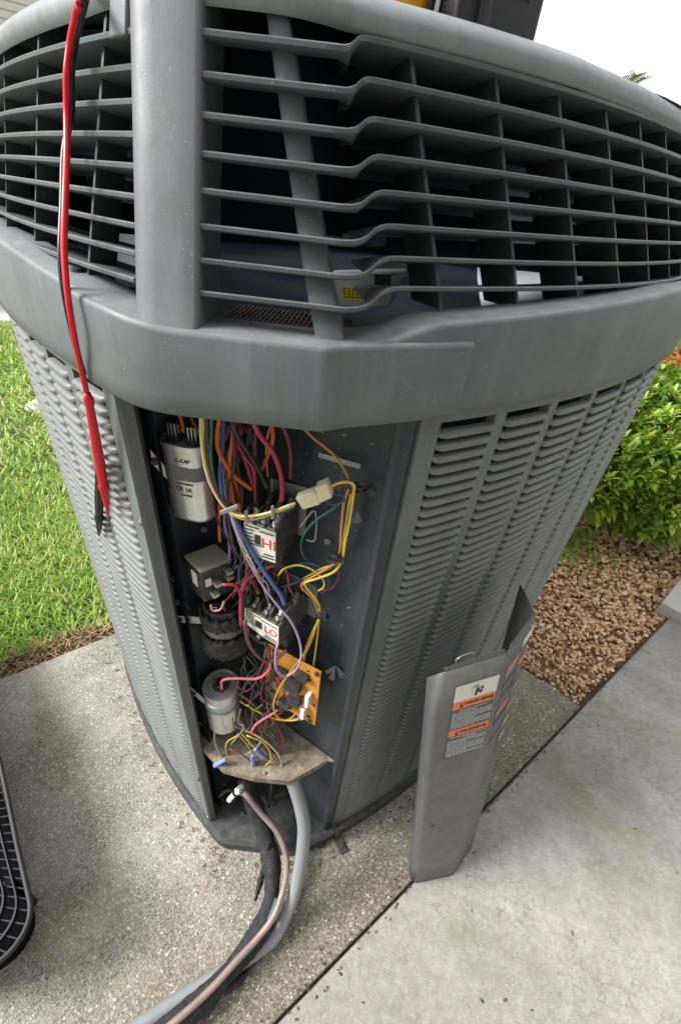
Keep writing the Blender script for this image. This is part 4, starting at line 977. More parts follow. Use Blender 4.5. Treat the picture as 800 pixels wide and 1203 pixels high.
def flap(pts, w, name='torn_insulation'):
    P = mixpath(pts); rows = []
    Pc = catmull(P, 5); m_ = len(Pc)
    for i, q in enumerate(Pc):
        t_ = (Pc[min(i + 1, m_ - 1)] - Pc[max(i - 1, 0)]).normalized(); sd_ = t_.cross(Vector((0, 0, 1))).normalized()
        ww = w * (math.sin(math.pi * (i + .6) / (m_ + .2)) ** .4) * rn2.uniform(.75, 1.15)
        rows.append([q + sd_ * ww * u + Vector((0, 0, .006 * (1 - u * u) + rn2.uniform(-.001, .001))) for u in (-1, -.5, 0, .5, 1)] + [q + sd_ * ww * u + Vector((0, 0, -.005)) for u in (1, .5, 0, -.5, -1)])
    mb = MB(); mb.grid(rows, closed_v=True); n = 10; mb.f.append(tuple(range(n))); e = len(mb.v) - n; mb.f.append(tuple(range(e, e + n))[::-1])
    return mb.build(name, M['insul'], SUC)
flap([(300, 1058, 'z', .045), (306, 1035, 'z', .065), (312, 1010, 'z', .09), (316, 990, 'z', .12)], .007)
flap([(338, 1062, 'z', .05), (330, 1085, 'z', .03), (318, 1105, 'z', .02), (296, 1130, 'z', .015), (276, 1146, 'z', .012)], .009)
flap([(262, 1165, 'z', .02), (278, 1155, 'z', .018), (292, 1142, 'z', .016)], .007)
flap([(232, 1195, 'z', .03), (246, 1180, 'z', .03), (258, 1168, 'z', .025)], .010)
flap([(190, 1205, 'z', .03), (215, 1185, 'z', .03), (236, 1168, 'z', .03)], .007)
flap([(284, 955, 'y', .375), (294, 960, 'y', .37), (304, 955, 'y', .365)], .006)
MB().tube(mixpath([(326, 1055, 'z', .078), (322, 1068, 'z', .074), (316, 1082, 'z', .066)]), .006, 10).build('bare_copper', simple('verdigris', (.06, .11, .12), .6, .3), SUC, smooth=True)

# ---------------------------------------------------------------- leaning cover panel
def nearest_on_ray(x, y, P):
    d = ray(x, y).normalized(); return EYE + d * (P - EYE).dot(d)
A_, B_, C_ = gz(484.6, 1038, .002), gz(531.6, 1028, .002), gz(556, 991, .002)
vv = Vector((-.13, .02, .80))
TA, TB, TC = nearest_on_ray(515, 792, A_ + vv), nearest_on_ray(595, 768, B_ + vv), nearest_on_ray(629, 722, C_ + vv)
D_ = C_ + Vector((-.012, .112, 0)); TD = nearest_on_ray(611, 687, D_ + vv)
A0_ = A_ + Vector((-.006, .022, 0)); TA0 = TA + Vector((-.004, .018, -.035))
PAN = empty('cover_panel', (B_.x, B_.y, 0), 'grey bent metal corner cover with orange warning labels leaning against the unit', 'metal cover')
pm = MB(); NV = 8; rows = []
base = [A0_, A_, B_, C_, D_]; top = [TA0, TA, TB, TC, TD]
def smoothbend(L, r=.012):
    out = [L[0]]
    for i in range(1, len(L) - 1):
        a = L[i] + (L[i - 1] - L[i]).normalized() * r; b = L[i] + (L[i + 1] - L[i]).normalized() * r
        out += [a * (1 - t_) ** 2 + L[i] * 2 * t_ * (1 - t_) + b * t_ * t_ for t_ in (0, .33, .67, 1)]
    return out + [L[-1]]
b_, t_p = smoothbend(base), smoothbend(top)
for k in range(NV + 1): rows.append([p.lerp(q, k / NV) for p, q in zip(b_, t_p)])
pm.grid(rows); po = pm.build('sheet', M['panelpaint'], PAN); sharp_by_angle(po, 60); so_ = po.modifiers.new('th', 'SOLIDIFY'); so_.thickness = .0022; so_.offset = 0
inn = (TA - TB).cross(A_ - B_).normalized()
if inn.y < 0: inn = -inn
lip = MB(); q0, q1 = TA.lerp(TB, .10), TA.lerp(TB, .97); upv = (TA - A_).normalized()
lip.prism([q0, q1, q1 + upv * .012 + inn * .002, q0 + upv * .009 + inn * .002], inn * .0018); lip.prism([q0 + upv * .009 + inn * .002, q1 + upv * .012 + inn * .002, q1 + upv * .012 + inn * .014, q0 + upv * .009 + inn * .014], -upv * .0015)
lip.build('top_lip', M['panelpaint'], PAN, bevel=.0008)
lp2 = MB(); q0, q1 = TB.lerp(TC, .08), TB.lerp(TC, .97); lp2.prism([q0, q1, q1 + upv * .010, q0 + upv * .012], inn * .0018); lp2.build('top_lip', M['panelpaint'], PAN)
MB().tube([TA.lerp(TB, .28) + inn * .01, TA.lerp(TB, .30) + upv * .020 + inn * .012, TA.lerp(TB, .5) + upv * .024 + inn * .014, TA.lerp(TB, .6) + upv * .016 + inn * .014], .0009, 6).build('wire_loop', M['metal'], PAN, smooth=True)
# labels: sheet positions (u across, v up) on a face
def face(P00, P10, P01, P11, e):
    n = (P10 - P00).cross(P01 - P00).normalized()
    if n.dot(EYE - P00) < 0: n = -n
    return (lambda u, v, h=0: P00.lerp(P10, u).lerp(P01.lerp(P11, u), v) + n * (e + h)), n
def rect_on(f, n, u0, u1, v0, v1, mat, name, par, h=0, th=.0004):
    return MB().prism([f(u0, v0, h), f(u1, v0, h), f(u1, v1, h), f(u0, v1, h)], -n * th).build(name, mat, par, fix=False)
f1, n1 = face(A_, B_, TA, TB, .0016)
U0, U1, V0, V1 = .27, .97, .715, .955
lab = rect_on(f1, n1, U0, U1, V0, V1, M['labelgrey'], 'warning_label', PAN); tag(lab, 'grey and white label with two orange WARNING bars')
LU = lambda u: U0 + (U1 - U0) * u
LV = lambda v: V0 + (V1 - V0) * v
rect_on(f1, n1, LU(.02), LU(.98), LV(.80), LV(.985), M['label'], 'label_picture', lab, .0003)
rect_on(f1, n1, LU(.02), LU(.98), LV(.705), LV(.80), M['orangeink'], 'warning_bar', lab, .0003)
rect_on(f1, n1, LU(.02), LU(.98), LV(.335), LV(.42), M['orangeink'], 'warning_bar', lab, .0003)
xd = (f1(.9, .8) - f1(.1, .8)).normalized(); ud = (f1(.5, .9) - f1(.5, .7)).normalized()
text_mesh('WARNING', .0098, f1(LU(.60), LV(.752), .0008), xd, ud, M['ink'], 'label_word', lab)
text_mesh('WARNING', .0094, f1(LU(.60), LV(.377), .0008), xd, ud, M['ink'], 'label_word', lab)
for v in (.752, .377): MB().prism([f1(LU(.17), LV(v - .03), .0008), f1(LU(.25), LV(v - .03), .0008), f1(LU(.21), LV(v + .032), .0008)], -n1 * .0003).build('hazard_triangle', M['ink'], lab, fix=False)
pc = MB()
rl_ = random.Random(11)
for u, v, s_ in [(.52, .88, .05), (.60, .86, .035), (.62, .90, .03), (.50, .84, .03)]: pc.prism([f1(LU(u - s_), LV(v - s_ * .5), .0008), f1(LU(u + s_), LV(v - s_ * .4), .0008), f1(LU(u + s_ * .6), LV(v + s_ * .6), .0008), f1(LU(u - s_ * .5), LV(v + s_ * .5), .0008)], -n1 * .0003)
for k in range(9):
    a = math.pi * (.15 + .09 * k); pc.prism([f1(LU(.46 + .05 * math.cos(a)), LV(.885 + .03 * math.sin(a)), .0008), f1(LU(.46 + .12 * math.cos(a)), LV(.885 + .07 * math.sin(a)), .0008), f1(LU(.46 + .12 * math.cos(a) + .008), LV(.885 + .07 * math.sin(a)), .0008)], -n1 * .0003)
pc.build('label_pictogram', M['ink'], lab, fix=False)['kind'] = 'stuff'
tl = MB(); rows_ = [(.68, .2, .8)] + [(.655 - .0205 * k, .04, .97 if k % 5 else .6) for k in range(11)] + [(.315, .1, .95), (.295, .4, .7)] + [(.27 - .0205 * k, .03, .97 if k not in (3, 9) else .55) for k in range(12)]
for v, a, b in rows_:
    u = a
    while u < b:
        w = rl_.uniform(.02, .09); w = min(w, b - u)
        tl.prism([f1(LU(u), LV(v - .007), .0006), f1(LU(u + w), LV(v - .007), .0006), f1(LU(u + w), LV(v + .006), .0006), f1(LU(u), LV(v + .006), .0006)], -n1 * .0002); u += w + .016
tl.build('label_print', M['greytext'], lab, fix=False)['kind'] = 'stuff'
f2, n2 = face(B_, C_, TB, TC, .0016)
lab2 = rect_on(f2, n2, .14, .60, .70, .955, M['panelpaint'], 'wiring_label', PAN); tag(lab2, 'faded label with pale red bars on the bent side')
M['fadedred'] = simple('faded_red', (.5, .22, .18), .6, 0, .1, 50, 0); M['fadedyellow'] = simple('faded_yellow', (.5, .46, .25), .6, 0, .1, 50, 0)
for u0, u1, v0, v1, mt in [(.12, .58, .925, .945, 'fadedred'), (.62, .95, .955, .975, 'label'), (.62, .95, .90, .915, 'fadedred'), (.14, .58, .80, .815, 'fadedred'), (.62, .92, .82, .832, 'fadedred'), (.62, .9, .76, .772, 'fadedred'), (.65, .9, .70, .712, 'fadedyellow'), (.66, .88, .64, .655, 'fadedyellow'), (.14, .58, .895, .898, 'ink'), (.16, .58, .86, .862, 'ink'), (.14, .56, .775, .778, 'ink'), (.12, .5, .715, .718, 'ink'), (.6, .603, .60, .95, 'ink')]:
    rect_on(f2, n2, u0, u1, v0, v1, M[mt], 'label_bar', lab2, .0006)
rsp = MB().lathe(f1(.27, .40), n1, [(.0035, 0), (.003, .0004), (.001, .0005)], 7).build('rust_spot', simple('red_rust', (.16, .02, .01), .7, 0), PAN)

# ---------------------------------------------------------------- test leads
def lead(name, cab, probe, mat, label, r):
    T = empty(name, probe[0], label, 'test lead')
    MB().tube(cab, r, 10, True, 6).build('cable', M[mat], T, smooth=True, fix=False)
    d = (probe[1] - probe[0]); L = d.length; u = d.normalized()
    prof = [(r * 1.2, -.004), (r * 1.5, 0), (.0047, .002), (.0047, .008), (.0038, .010), (.0048, L * .3), (.0055, L * .48), (.0046, L * .70), (.0060, L * .71), (.0060, L * .73), (.0050, L * .74), (.0038, L * .88), (.0013, L)]
    MB().lathe(probe[0], u, prof, 16).build('probe', M[mat], T, smooth=True, fix=False)
    rg = MB()
    for k in range(4): rg.lathe(probe[0] + u * L * (.76 + .03 * k), u, [(.0044 - .0004 * k, 0), (.0050 - .0004 * k, .0008), (.0044 - .0004 * k, .0016)], 14)
    rg.build('probe_ridges', M[mat], T, smooth=True, fix=False); return T
def onleft(x, y, off):
    d = ray(x, y); o = Vector((0, 0)) - CL; a = d.x ** 2 + d.y ** 2; b = o.x * d.x + o.y * d.y; c = o.dot(o) - (RL + off) ** 2
    return EYE + d * ((-b - math.sqrt(max(0, b * b - a * c))) / a)
def rimleft(x, y, z): return gz(x, y, z)
redc = [Vector((-.30, .66, 1.415)), Vector((-.262, .53, 1.402)), onleft(97, -8, -.033), onleft(91, 12, -.028), onleft(84, 45, -.032), onleft(79, 85, -.026), onleft(79, 130, -.022), onleft(79, 180, -.012), onleft(77, 240, .002), onleft(76, 295, .014), onleft(80, 345, .022), onleft(87, 390, .024), onleft(95, 430, .022), onleft(103, 465, .018)]
lead('test_lead', redc, [onleft(104, 466, .018), onleft(128, 603, .012)], 'red', 'red test lead hanging over the rim with its probe against the left side panel', .0024)
blk = [Vector((-.27, .66, 1.414)), Vector((-.245, .53, 1.402)), onleft(102, -8, -.035), onleft(97, 12, -.030), onleft(89, 45, -.036), onleft(84, 85, -.03), onleft(84, 130, -.028), onleft(76, 180, -.016), onleft(74, 240, -.002), onleft(72, 300, .013), onleft(77, 350, .018), onleft(88, 400, .017), onleft(100, 450, .013), onleft(110, 500, .010), onleft(116, 535, .009)]
lead('test_lead', blk, [onleft(117, 536, .010), onleft(117, 629, .009)], 'leadblack', 'black test lead hanging behind the red one, its probe tip lowest', .0025)

# ---------------------------------------------------------------- tools on top of the unit
def top_box(name, px0, px1, inset_, w, d, h, mat, z):
    pass
mmp = arcR(-.075, -.165); MM = empty('multimeter', P3(mmp, 1.374), 'orange edged multimeter lying on the rim of the unit', 'meter')
Rm = rotz(math.radians(-32))
MB().box(P3(mmp, 1.398), (.05, .12, .046), Rm).build('case', M['orangecase'], MM, bevel=.006)
MB().box(P3(mmp, 1.421), (.036, .10, .01), Rm).build('face_plate', M['darkcase'], MM, bevel=.003)
tcp = arcR(.046, -.168); TC_ = empty('tool_case', P3(tcp, 1.376), 'dark plastic tool battery with a red top standing on the rim', 'tool battery')
Rt = rotz(A0R + .055 / RR); fx = Vector((math.cos(A0R + .04), math.sin(A0R + .04), 0)); fn = Vector((fx.y, -fx.x, 0))
cbs = P3(tcp, 1.376)
MB().box(cbs + Vector((0, 0, .025)), (.100, .07, .05), Rt).build('case', M['darkcase'], TC_, bevel=.005)
MB().box(cbs + Vector((0, 0, .030)), (.106, .056, .012), Rt).build('seam', M['darkcase'], TC_, bevel=.002)
MB().box(cbs + Vector((.0, 0, .0035)), (.06, .073, .012), Rt).build('foot', M['rubber'], TC_, bevel=.002)
MB().box(cbs + fx * -.022 + Vector((0, 0, .026)) + fn * .0365, (.012, .006, .046), Rt).build('latch', M['darkcase'], TC_, bevel=.002)
MB().box(cbs + Vector((.012, 0, .066)), (.090, .066, .032), Rt).build('red_top', M['redcase'], TC_, bevel=.005)
text_mesh('TITAN', .0145, cbs + fx * .010 + fn * .0358 + Vector((0, 0, .040)), fx, (0, 0, 1), simple('faint_print', (.12, .115, .12), .5), 'raised_word', TC_, .0006)
ccp = arcR(-.012, -.150)
CB = empty('cable_coil', P3(ccp, 1.374), 'pale strands of a coiled cable beside the dark tool battery', 'cable')
for k in range(5):
    q = P3(ccp, 1.374) + Vector((.006 * k - .012, .002 * k, 0)); MB().tube([q, q + Vector((.003, 0, .03)), q + Vector((.006, .01, .06)), q + Vector((.004, .05, .075)), q + Vector((.0, .08, .04)), q + Vector((0, .085, .002))], .0024, 7).build('strand', M['white'] if k % 2 else M['darkcase'], CB, smooth=True)

# ---------------------------------------------------------------- black mesh guard at the left edge
gz0 = .16
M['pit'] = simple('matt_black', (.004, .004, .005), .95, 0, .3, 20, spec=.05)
gpx = [(-60, 700), (-22, 800), (-4, 878), (8, 930), (19, 985), (31, 1038), (36, 1062), (34, 1082), (24, 1103), (6, 1124), (-30, 1150), (-110, 1190)]
gout = catmull([gz(x, y, gz0) for x, y in gpx], 6)
gcen = gz(-230, 960, gz0)
G = empty('mesh_guard', (gcen.x, gcen.y, 0), 'black metal mesh guard with rounded corner cut off by the left edge', 'mesh guard')
def inward(p, d):
    v = (gcen - p); return p + v.normalized() * d
MB().tube(gout, .0048, 10, True, 1).build('outer_rim', M['rubber'], G, smooth=True)
for d in (.027, .055, .083, .111):
    pts = [inward(p, d) for p in gout]
    rows = [[p + Vector((0, 0, .005)), p + inward(p, .0035) - p + Vector((0, 0, .005)), p + inward(p, .0035) - p - Vector((0, 0, .006)), p - Vector((0, 0, .008))] for p in pts]
    m_ = MB(); m_.grid(rows, closed_v=True); m_.build('mesh_rail', M['darkcase'], G)
Ls = [0]
for i in range(1, len(gout)): Ls.append(Ls[-1] + (gout[i] - gout[i - 1]).length)
def along(l):
    l = max(0, min(l, Ls[-1])); i = int(np.searchsorted(Ls, l)); i = max(1, min(i, len(gout) - 1)); t_ = (l - Ls[i - 1]) / (Ls[i] - Ls[i - 1]); return gout[i - 1].lerp(gout[i], t_)
bar = None; l = 0.0; nb = 0
mbars = []
while l < Ls[-1]:
    a = along(l); b = inward(along(min(l + .03, Ls[-1])), .14)
    mbars.append((a, b)); l += .019
bar = MB()
for a, b in mbars: bar.tube([a, a.lerp(b, .5) + Vector((0, 0, -.002)), b], .0014, 5, True, 1)
bo = bar.build('mesh_bars', M['darkcase'], G); 
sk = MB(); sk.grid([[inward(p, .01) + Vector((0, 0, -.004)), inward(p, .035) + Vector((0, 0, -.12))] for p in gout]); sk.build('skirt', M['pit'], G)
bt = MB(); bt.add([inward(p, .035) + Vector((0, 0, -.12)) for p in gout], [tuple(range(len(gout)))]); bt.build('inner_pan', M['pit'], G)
for x, y in ((30, 1040), (-10, 860)): 
    q = gz(x, y, gz0); q = inward(q, .04); MB().tube([(q.x, q.y, 0), (q.x, q.y, .15)], .008, 8).build('leg', M['rubber'], G)
pt_ = MB().tube([gz(-10, 1110, .03), gz(8, 1098, .03), gz(16, 1108, .016), gz(14, 1120, .012), gz(2, 1128, .012), gz(-20, 1140, .01)], .007, 10).build('copper_stub', M['copper'], None, smooth=True); tag(pt_, 'bent copper tube end under the black mesh guard', 'pipe')
st2 = MB().lathe(gz(22, 1103, .012), (.6, -.6, .25), [(.006, -.02), (.009, 0), (.009, .012), (.006, .013)], 10).build('cork_plug', M['cream'], None); tag(st2, 'small pale plug on the slab below the mesh guard corner', 'plug')

# ---------------------------------------------------------------- natural scatter (numpy meshes with a per-point variation value)
def np_mesh(name, V, F4, var, mat, kind='stuff', parent=None, tri=False):
    me = bpy.data.meshes.new(name); k = 3 if tri else 4
    V = np.asarray(V, np.float32); F = np.asarray(F4, np.int32)
    me.vertices.add(len(V)); me.vertices.foreach_set('co', V.ravel()); me.loops.add(F.size); me.loops.foreach_set('vertex_index', F.ravel())
    me.polygons.add(len(F)); me.polygons.foreach_set('loop_start', np.arange(len(F), dtype=np.int32) * k); me.polygons.foreach_set('loop_total', np.full(len(F), k, np.int32))
    me.polygons.foreach_set('use_smooth', np.ones(len(F), bool)); me.update(calc_edges=True)
    at = me.attributes.new('var', 'FLOAT', 'POINT'); at.data.foreach_set('value', np.asarray(var, np.float32))
    o = link(name, me, mat, parent)
    if kind: o['kind'] = kind
    return o
def blades(xy, z, length, width, lean, var, mat, name, curl=.6):
    n = len(xy); a = RNG.uniform(0, 2 * np.pi, n); dirv = np.stack([np.cos(a), np.sin(a)], 1); side = np.stack([-dirv[:, 1], dirv[:, 0]], 1)
    V = np.zeros((n, 8, 3), np.float32); 
    for i, t_ in enumerate((0, .35, .7, 1.0)):
        hor = lean * length * (t_ ** 1.5); ver = length * np.sqrt(np.maximum(.05, 1 - lean ** 2)) * (t_ - curl * .35 * t_ * t_ * lean)
        w = width * (1, .95, .7, .08)[i]
        base = xy + dirv * hor[:, None]
        V[:, 2 * i, :2] = base + side * (w / 2)[:, None]; V[:, 2 * i + 1, :2] = base - side * (w / 2)[:, None]
        V[:, 2 * i, 2] = z + ver; V[:, 2 * i + 1, 2] = z + ver + width * .25
    idx = (np.arange(n) * 8)[:, None]; F = np.concatenate([idx + np.array([[0, 1, 3, 2]]), idx + np.array([[2, 3, 5, 4]]), idx + np.array([[4, 5, 7, 6]])], 1).reshape(-1, 4)
    return np_mesh(name, V.reshape(-1, 3), F, np.repeat(var, 8), mat)
# lawn (left of the pad, behind the slab edge)
def lawn_pts(n, dmin, dmax, a0, a1):
    r = np.sqrt(RNG.uniform(dmin ** 2, dmax ** 2, n)); a = RNG.uniform(a0, a1, n); p = np.stack([-r * np.sin(a), r * np.cos(a)], 1)
    d = (p - np.array([-.728, .878])) @ np.array([-.6428, .766]); far = (p - np.array([-3.70, 4.52])) @ np.array([-.5, .866])
    return p[(d > .055) & (far < -.05)]
for nm, n, d0, d1, w, L in (('near', 42000, .8, 2.4, .0055, .05), ('far', 40000, 2.4, 6.5, .010, .06)):
    p = lawn_pts(n, d0, d1, .25, 1.35); k = len(p)
    patch = np.sin(p[:, 0] * 5.1 + 1) * np.cos(p[:, 1] * 4.3) * .5 + .5
    var = np.clip(RNG.beta(2.2, 2.2, k) * .75 + .18 * patch + (RNG.random(k) < .14) * .5, 0, 1)
    d = (p - np.array([-.728, .878])) @ np.array([-.6428, .766]); var = np.clip(var + (d < .14) * RNG.random(k) * .5, 0, 1)
    blades(p, np.full(k, -.05), RNG.uniform(.5, 1.4, k) * L, RNG.uniform(.5, 1.6, k) * w, RNG.uniform(.45, .99, k), var, M['grass'], 'grass')
# brown thatch and bark along the slab edge
k = 2600; t_ = RNG.uniform(-2.2, 1.0, k); o_ = RNG.uniform(.0, .10, k) ** 1.0
p = np.stack([-.728 + .766 * t_ - .6428 * o_, .878 + .6428 * t_ + .766 * o_], 1)
blades(p, np.full(k, -.028), RNG.uniform(.012, .05, k), RNG.uniform(.002, .007, k), RNG.uniform(.75, .99, k), RNG.random(k), M['straw'], 'dead_leaves')
# pebbles
def pebbles():
    import bmesh
    bm = bmesh.new(); bmesh.ops.create_icosphere(bm, subdivisions=1, radius=1); bv = np.array([v.co for v in bm.verts]); bf = np.array([[v.index for v in f.verts] for f in bm.faces]); bm.free()
    pts = []
    n = 70000; px = RNG.uniform(.25, 3.2, n); py = RNG.uniform(.75, 3.6, n); p = np.stack([px, py], 1)
    dJ = (p - np.array([-.002, .092])) @ np.array([.6428, -.766])
    e0, e1 = np.array([.868, .826]), np.array([-.02, 1.477]); ed = (e1 - e0) / np.linalg.norm(e1 - e0); en = np.array([-ed[1], ed[0]]); en = en if en @ np.array([1, 1]) > 0 else -en
    dE = (p - e0) @ en
    dist = np.hypot(p[:, 0], p[:, 1]); ok = (dJ < -.007) & (dE > .0) & (RNG.random(n) < np.clip(2.4 / dist ** 2, .14, 1)); p = p[ok]; dist = dist[ok]; n = len(p)
    sc = RNG.uniform(.0042, .0088, n)[:, None] * np.clip(dist / 1.3, .95, 1.9)[:, None] * np.stack([RNG.uniform(.8, 1.3, n), RNG.uniform(.7, 1.1, n), RNG.uniform(.5, .8, n)], 1)
    a = RNG.uniform(0, 2 * np.pi, n); ca, sa = np.cos(a), np.sin(a)
    V = bv[None] * (1 + RNG.normal(0, .09, (n, len(bv), 1))) * sc[:, None]
    X = V[..., 0] * ca[:, None] - V[..., 1] * sa[:, None]; Y = V[..., 0] * sa[:, None] + V[..., 1] * ca[:, None]
    tilt = RNG.uniform(-.5, .5, n)[:, None]; Z = V[..., 2] + X * tilt
    V = np.stack([X + p[:, 0:1], Y + p[:, 1:2], Z - .022 + RNG.uniform(-.006, .010, n)[:, None]], -1)
    F = (bf[None] + (np.arange(n) * len(bv))[:, None, None]).reshape(-1, 3)
    np_mesh('gravel', V.reshape(-1, 3), F, np.repeat(np.clip(RNG.beta(2, 2, n), 0, 1), len(bv)), M['pebble'], tri=True)
pebbles()
# small debris on the slabs
def debris(n, name, f, mat, lab, L, Wd):
    p = np.array([f() for _ in range(n)]); blades(p, np.full(n, .003), RNG.uniform(.4, 1, n) * L, RNG.uniform(.5, 1, n) * Wd, np.full(n, .995), RNG.random(n), mat, name)
rd = random.Random(9)
def on_pad():
    while True:
        x, y = rd.uniform(0, 420), rd.uniform(800, 1203); q = gz(x, y)
        if (q.x + .002) * .6428 - (q.y - .092) * .766 < -.03: return (q.x, q.y)
debris(60, 'pad_litter', on_pad, M['straw'], '', .012, .0025)
def on_patio():
    while True:
        x, y = rd.uniform(350, 800), rd.uniform(750, 1203); q = gz(x, y)
        if (q.x + .002) * .6428 - (q.y - .092) * .766 > .03: return (q.x, q.y)
M['darkbit'] = varmat('dark_bits', [(0, (.02, .018, .015, 1)), (1, (.10, .07, .045, 1))], .8)
debris(12, 'patio_litter', on_patio, M['darkbit'], '', .010, .004)
def joint_pt():
    t_ = rd.uniform(-.2, 1.6); q = J(t_) + nJ * rd.gauss(0, .012); return (q.x, q.y)
debris(260, 'joint_litter', joint_pt, M['darkbit'], '', .010, .004)
bo_ = plan(.02, .33, .02)
def base_pt():
    q = bo_[rd.randrange(4, 66)]; a_ = math.atan2(q.y - 1.0, q.x + .06); r_ = abs(rd.gauss(0, .03)); return (q.x + r_ * math.cos(a_), q.y + r_ * math.sin(a_))
debris(190, 'base_litter', base_pt, M['darkbit'], '', .009, .0035)
debris(90, 'straw_litter', base_pt, M['straw'], '', .016, .003)
for x0, y0, x1, y1, bend in ((36, 912, 62, 926, 4), (40, 1103, 60, 1122, -3), (60, 1122, 73, 1148, 2), (0, 905, 12, 960, 3)):
    q = MB().tube([gz(x0, y0, .003), gz((x0 + x1) / 2, (y0 + y1) / 2 - bend, .006), gz(x1, y1, .003)], .0013, 6).build('straw_stalk', simple('straw_col', (.42, .33, .2), .8), None, smooth=True)
    tag(q, {36: 'pale thin straw on the slab right of the mesh guard top', 40: 'longer dry twig beside the mesh guard corner', 60: 'dry twig end pointing away from the mesh guard corner', 0: 'brown stalk along the upper edge of the mesh guard'}[x0], 'twig')
for (x, y, r, lab) in ((45, 474, .085, 'pale round stone half sunk in the lawn beside the unit'),):
    c = gz(x, y, -.02); mb = MB(); rows = []
    for ph in np.linspace(.05, 1.5, 6): rows.append([Vector((c.x + r * math.sin(ph) * (1 + .12 * math.sin(3 * a + 1)) * math.cos(a), c.y + r * math.sin(ph) * (1 + .1 * math.cos(2 * a)) * math.sin(a), c.z - .030 + .045 * math.cos(ph))) for a in np.linspace(0, 2 * math.pi, 17)[:-1]])
    mb.grid(rows, closed_v=True); mb.f.append(tuple(range(16))); tag(mb.build('stone', M['stone'], None, smooth=True), lab, 'stone')
# pale concrete block at the right edge
q = [gz(777, 707, .045), gz(799, 679, .045), gz(850, 700, .045), gz(812, 735, .045)]
dq = (q[1] - q[0]).normalized(); dp = Vector((dq.y, -dq.x, 0)); bq = [q[0], q[0] + dq * .5, q[0] + dq * .5 + dp * .45, q[0] + dp * .45]
mb = MB(); mb.prism([(p.x, p.y, -.035) for p in bq], (0, 0, .08)); tag(mb.build('splash_block', M['paleconc'], None, bevel=.006), 'pale concrete block at the right edge on the gravel', 'block')

# ---------------------------------------------------------------- flowering shrub
def leaf_geo(n, centers, dirs, length, width):
    """pointed leaves: 6-vertex folded shapes"""
    up = np.zeros_like(dirs); up[:, 2] = 1; side = np.cross(dirs, up); side /= np.maximum(np.linalg.norm(side, axis=1, keepdims=True), 1e-6); nrm = np.cross(side, dirs)
    L, Wd = length[:, None], width[:, None]
    V = np.stack([centers, centers + dirs * L * .35 + side * Wd * .5 + nrm * Wd * .18, centers + dirs * L * .35, centers + dirs * L * .35 - side * Wd * .5 + nrm * Wd * .18, centers + dirs * L * .72 + side * Wd * .36 - nrm * L * .03 + nrm * Wd * .12, centers + dirs * L * .72 - nrm * L * .05, centers + dirs * L * .72 - side * Wd * .36 - nrm * L * .03 + nrm * Wd * .12, centers + dirs * L - nrm * L * .14], 1)
    idx = (np.arange(n) * 8)[:, None]
    F = np.concatenate([idx + np.array([[0, 2, 1, 1]]), idx + np.array([[0, 3, 2, 2]]), idx + np.array([[1, 2, 5, 4]]), idx + np.array([[2, 3, 6, 5]]), idx + np.array([[4, 5, 7, 7]]), idx + np.array([[5, 6, 7, 7]])], 1)
    T = []
    for a, b, c in ((0, 2, 1), (0, 3, 2), (1, 2, 5), (1, 5, 4), (2, 3, 6), (2, 6, 5), (4, 5, 7), (5, 6, 7)): T.append(idx + np.array([[a, b, c]]))
    return V.reshape(-1, 3), np.stack(T, 1).reshape(-1, 3)
SHRUB = empty('flowering_shrub', (1.75, 2.15, 0), 'bright green leafy shrub with red flower clusters behind the unit on the right', 'shrub')
def rosettes(n_ros, per, blobs):
    C, D, Lh, Wd, VR = [], [], [], [], []
    for _ in range(n_ros):
        b = blobs[RNG.choice(len(blobs), p=np.array([x[4] for x in blobs]) / sum(x[4] for x in blobs))]; v = RNG.normal(size=3); v /= np.linalg.norm(v); rr = RNG.uniform(.55, 1.0) ** .5
        c = np.array(b[:3]) + v * rr * b[3] * np.array([1, 1, .85]); out = v * .6 + np.array([0, -.15, .7]); out /= np.linalg.norm(out); t1 = np.cross(out, [.3, .5, .8]); t1 /= np.linalg.norm(t1); t2 = np.cross(out, t1)
        if c[2] < .06: continue
        tint = RNG.uniform(.2, .9); 
        for k in range(per):
            a = 2.4 * k + RNG.uniform(-.3, .3); sp = .35 + .75 * (k / per); d = out * math.cos(sp) + (t1 * math.cos(a) + t2 * math.sin(a)) * math.sin(sp)
            C.append(c + d * .006); D.append(d); l = RNG.uniform(.042, .068) * (.6 + .5 * k / per); Lh.append(l); Wd.append(l * RNG.uniform(.34, .46)); VR.append(np.clip(tint + (.35 - .5 * k / per) + RNG.normal(0, .08), 0, 1))
    return np.array(C), np.array(D), np.array(Lh), np.array(Wd), np.array(VR)
blobs = [(1.22, 1.92, .30, .27, 1.5), (1.5, 1.85, .28, .28, 1.3), (1.15, 2.2, .5, .36, 1.4), (1.38, 2.0, .44, .36, 1.5), (1.75, 2.05, .62, .45, 1.6), (2.15, 2.2, .7, .5, 1.3), (1.6, 2.45, .75, .45, 1.0), (1.95, 1.85, .42, .36, 1.0), (2.5, 2.6, .8, .55, .8), (1.25, 2.45, .55, .4, .7), (2.0, 2.7, .9, .45, .7)]
C, D, Lh, Wd, VR = rosettes(4300, 8, blobs)
dist = np.linalg.norm(C - np.array([0, 0, 1.25]), axis=1)
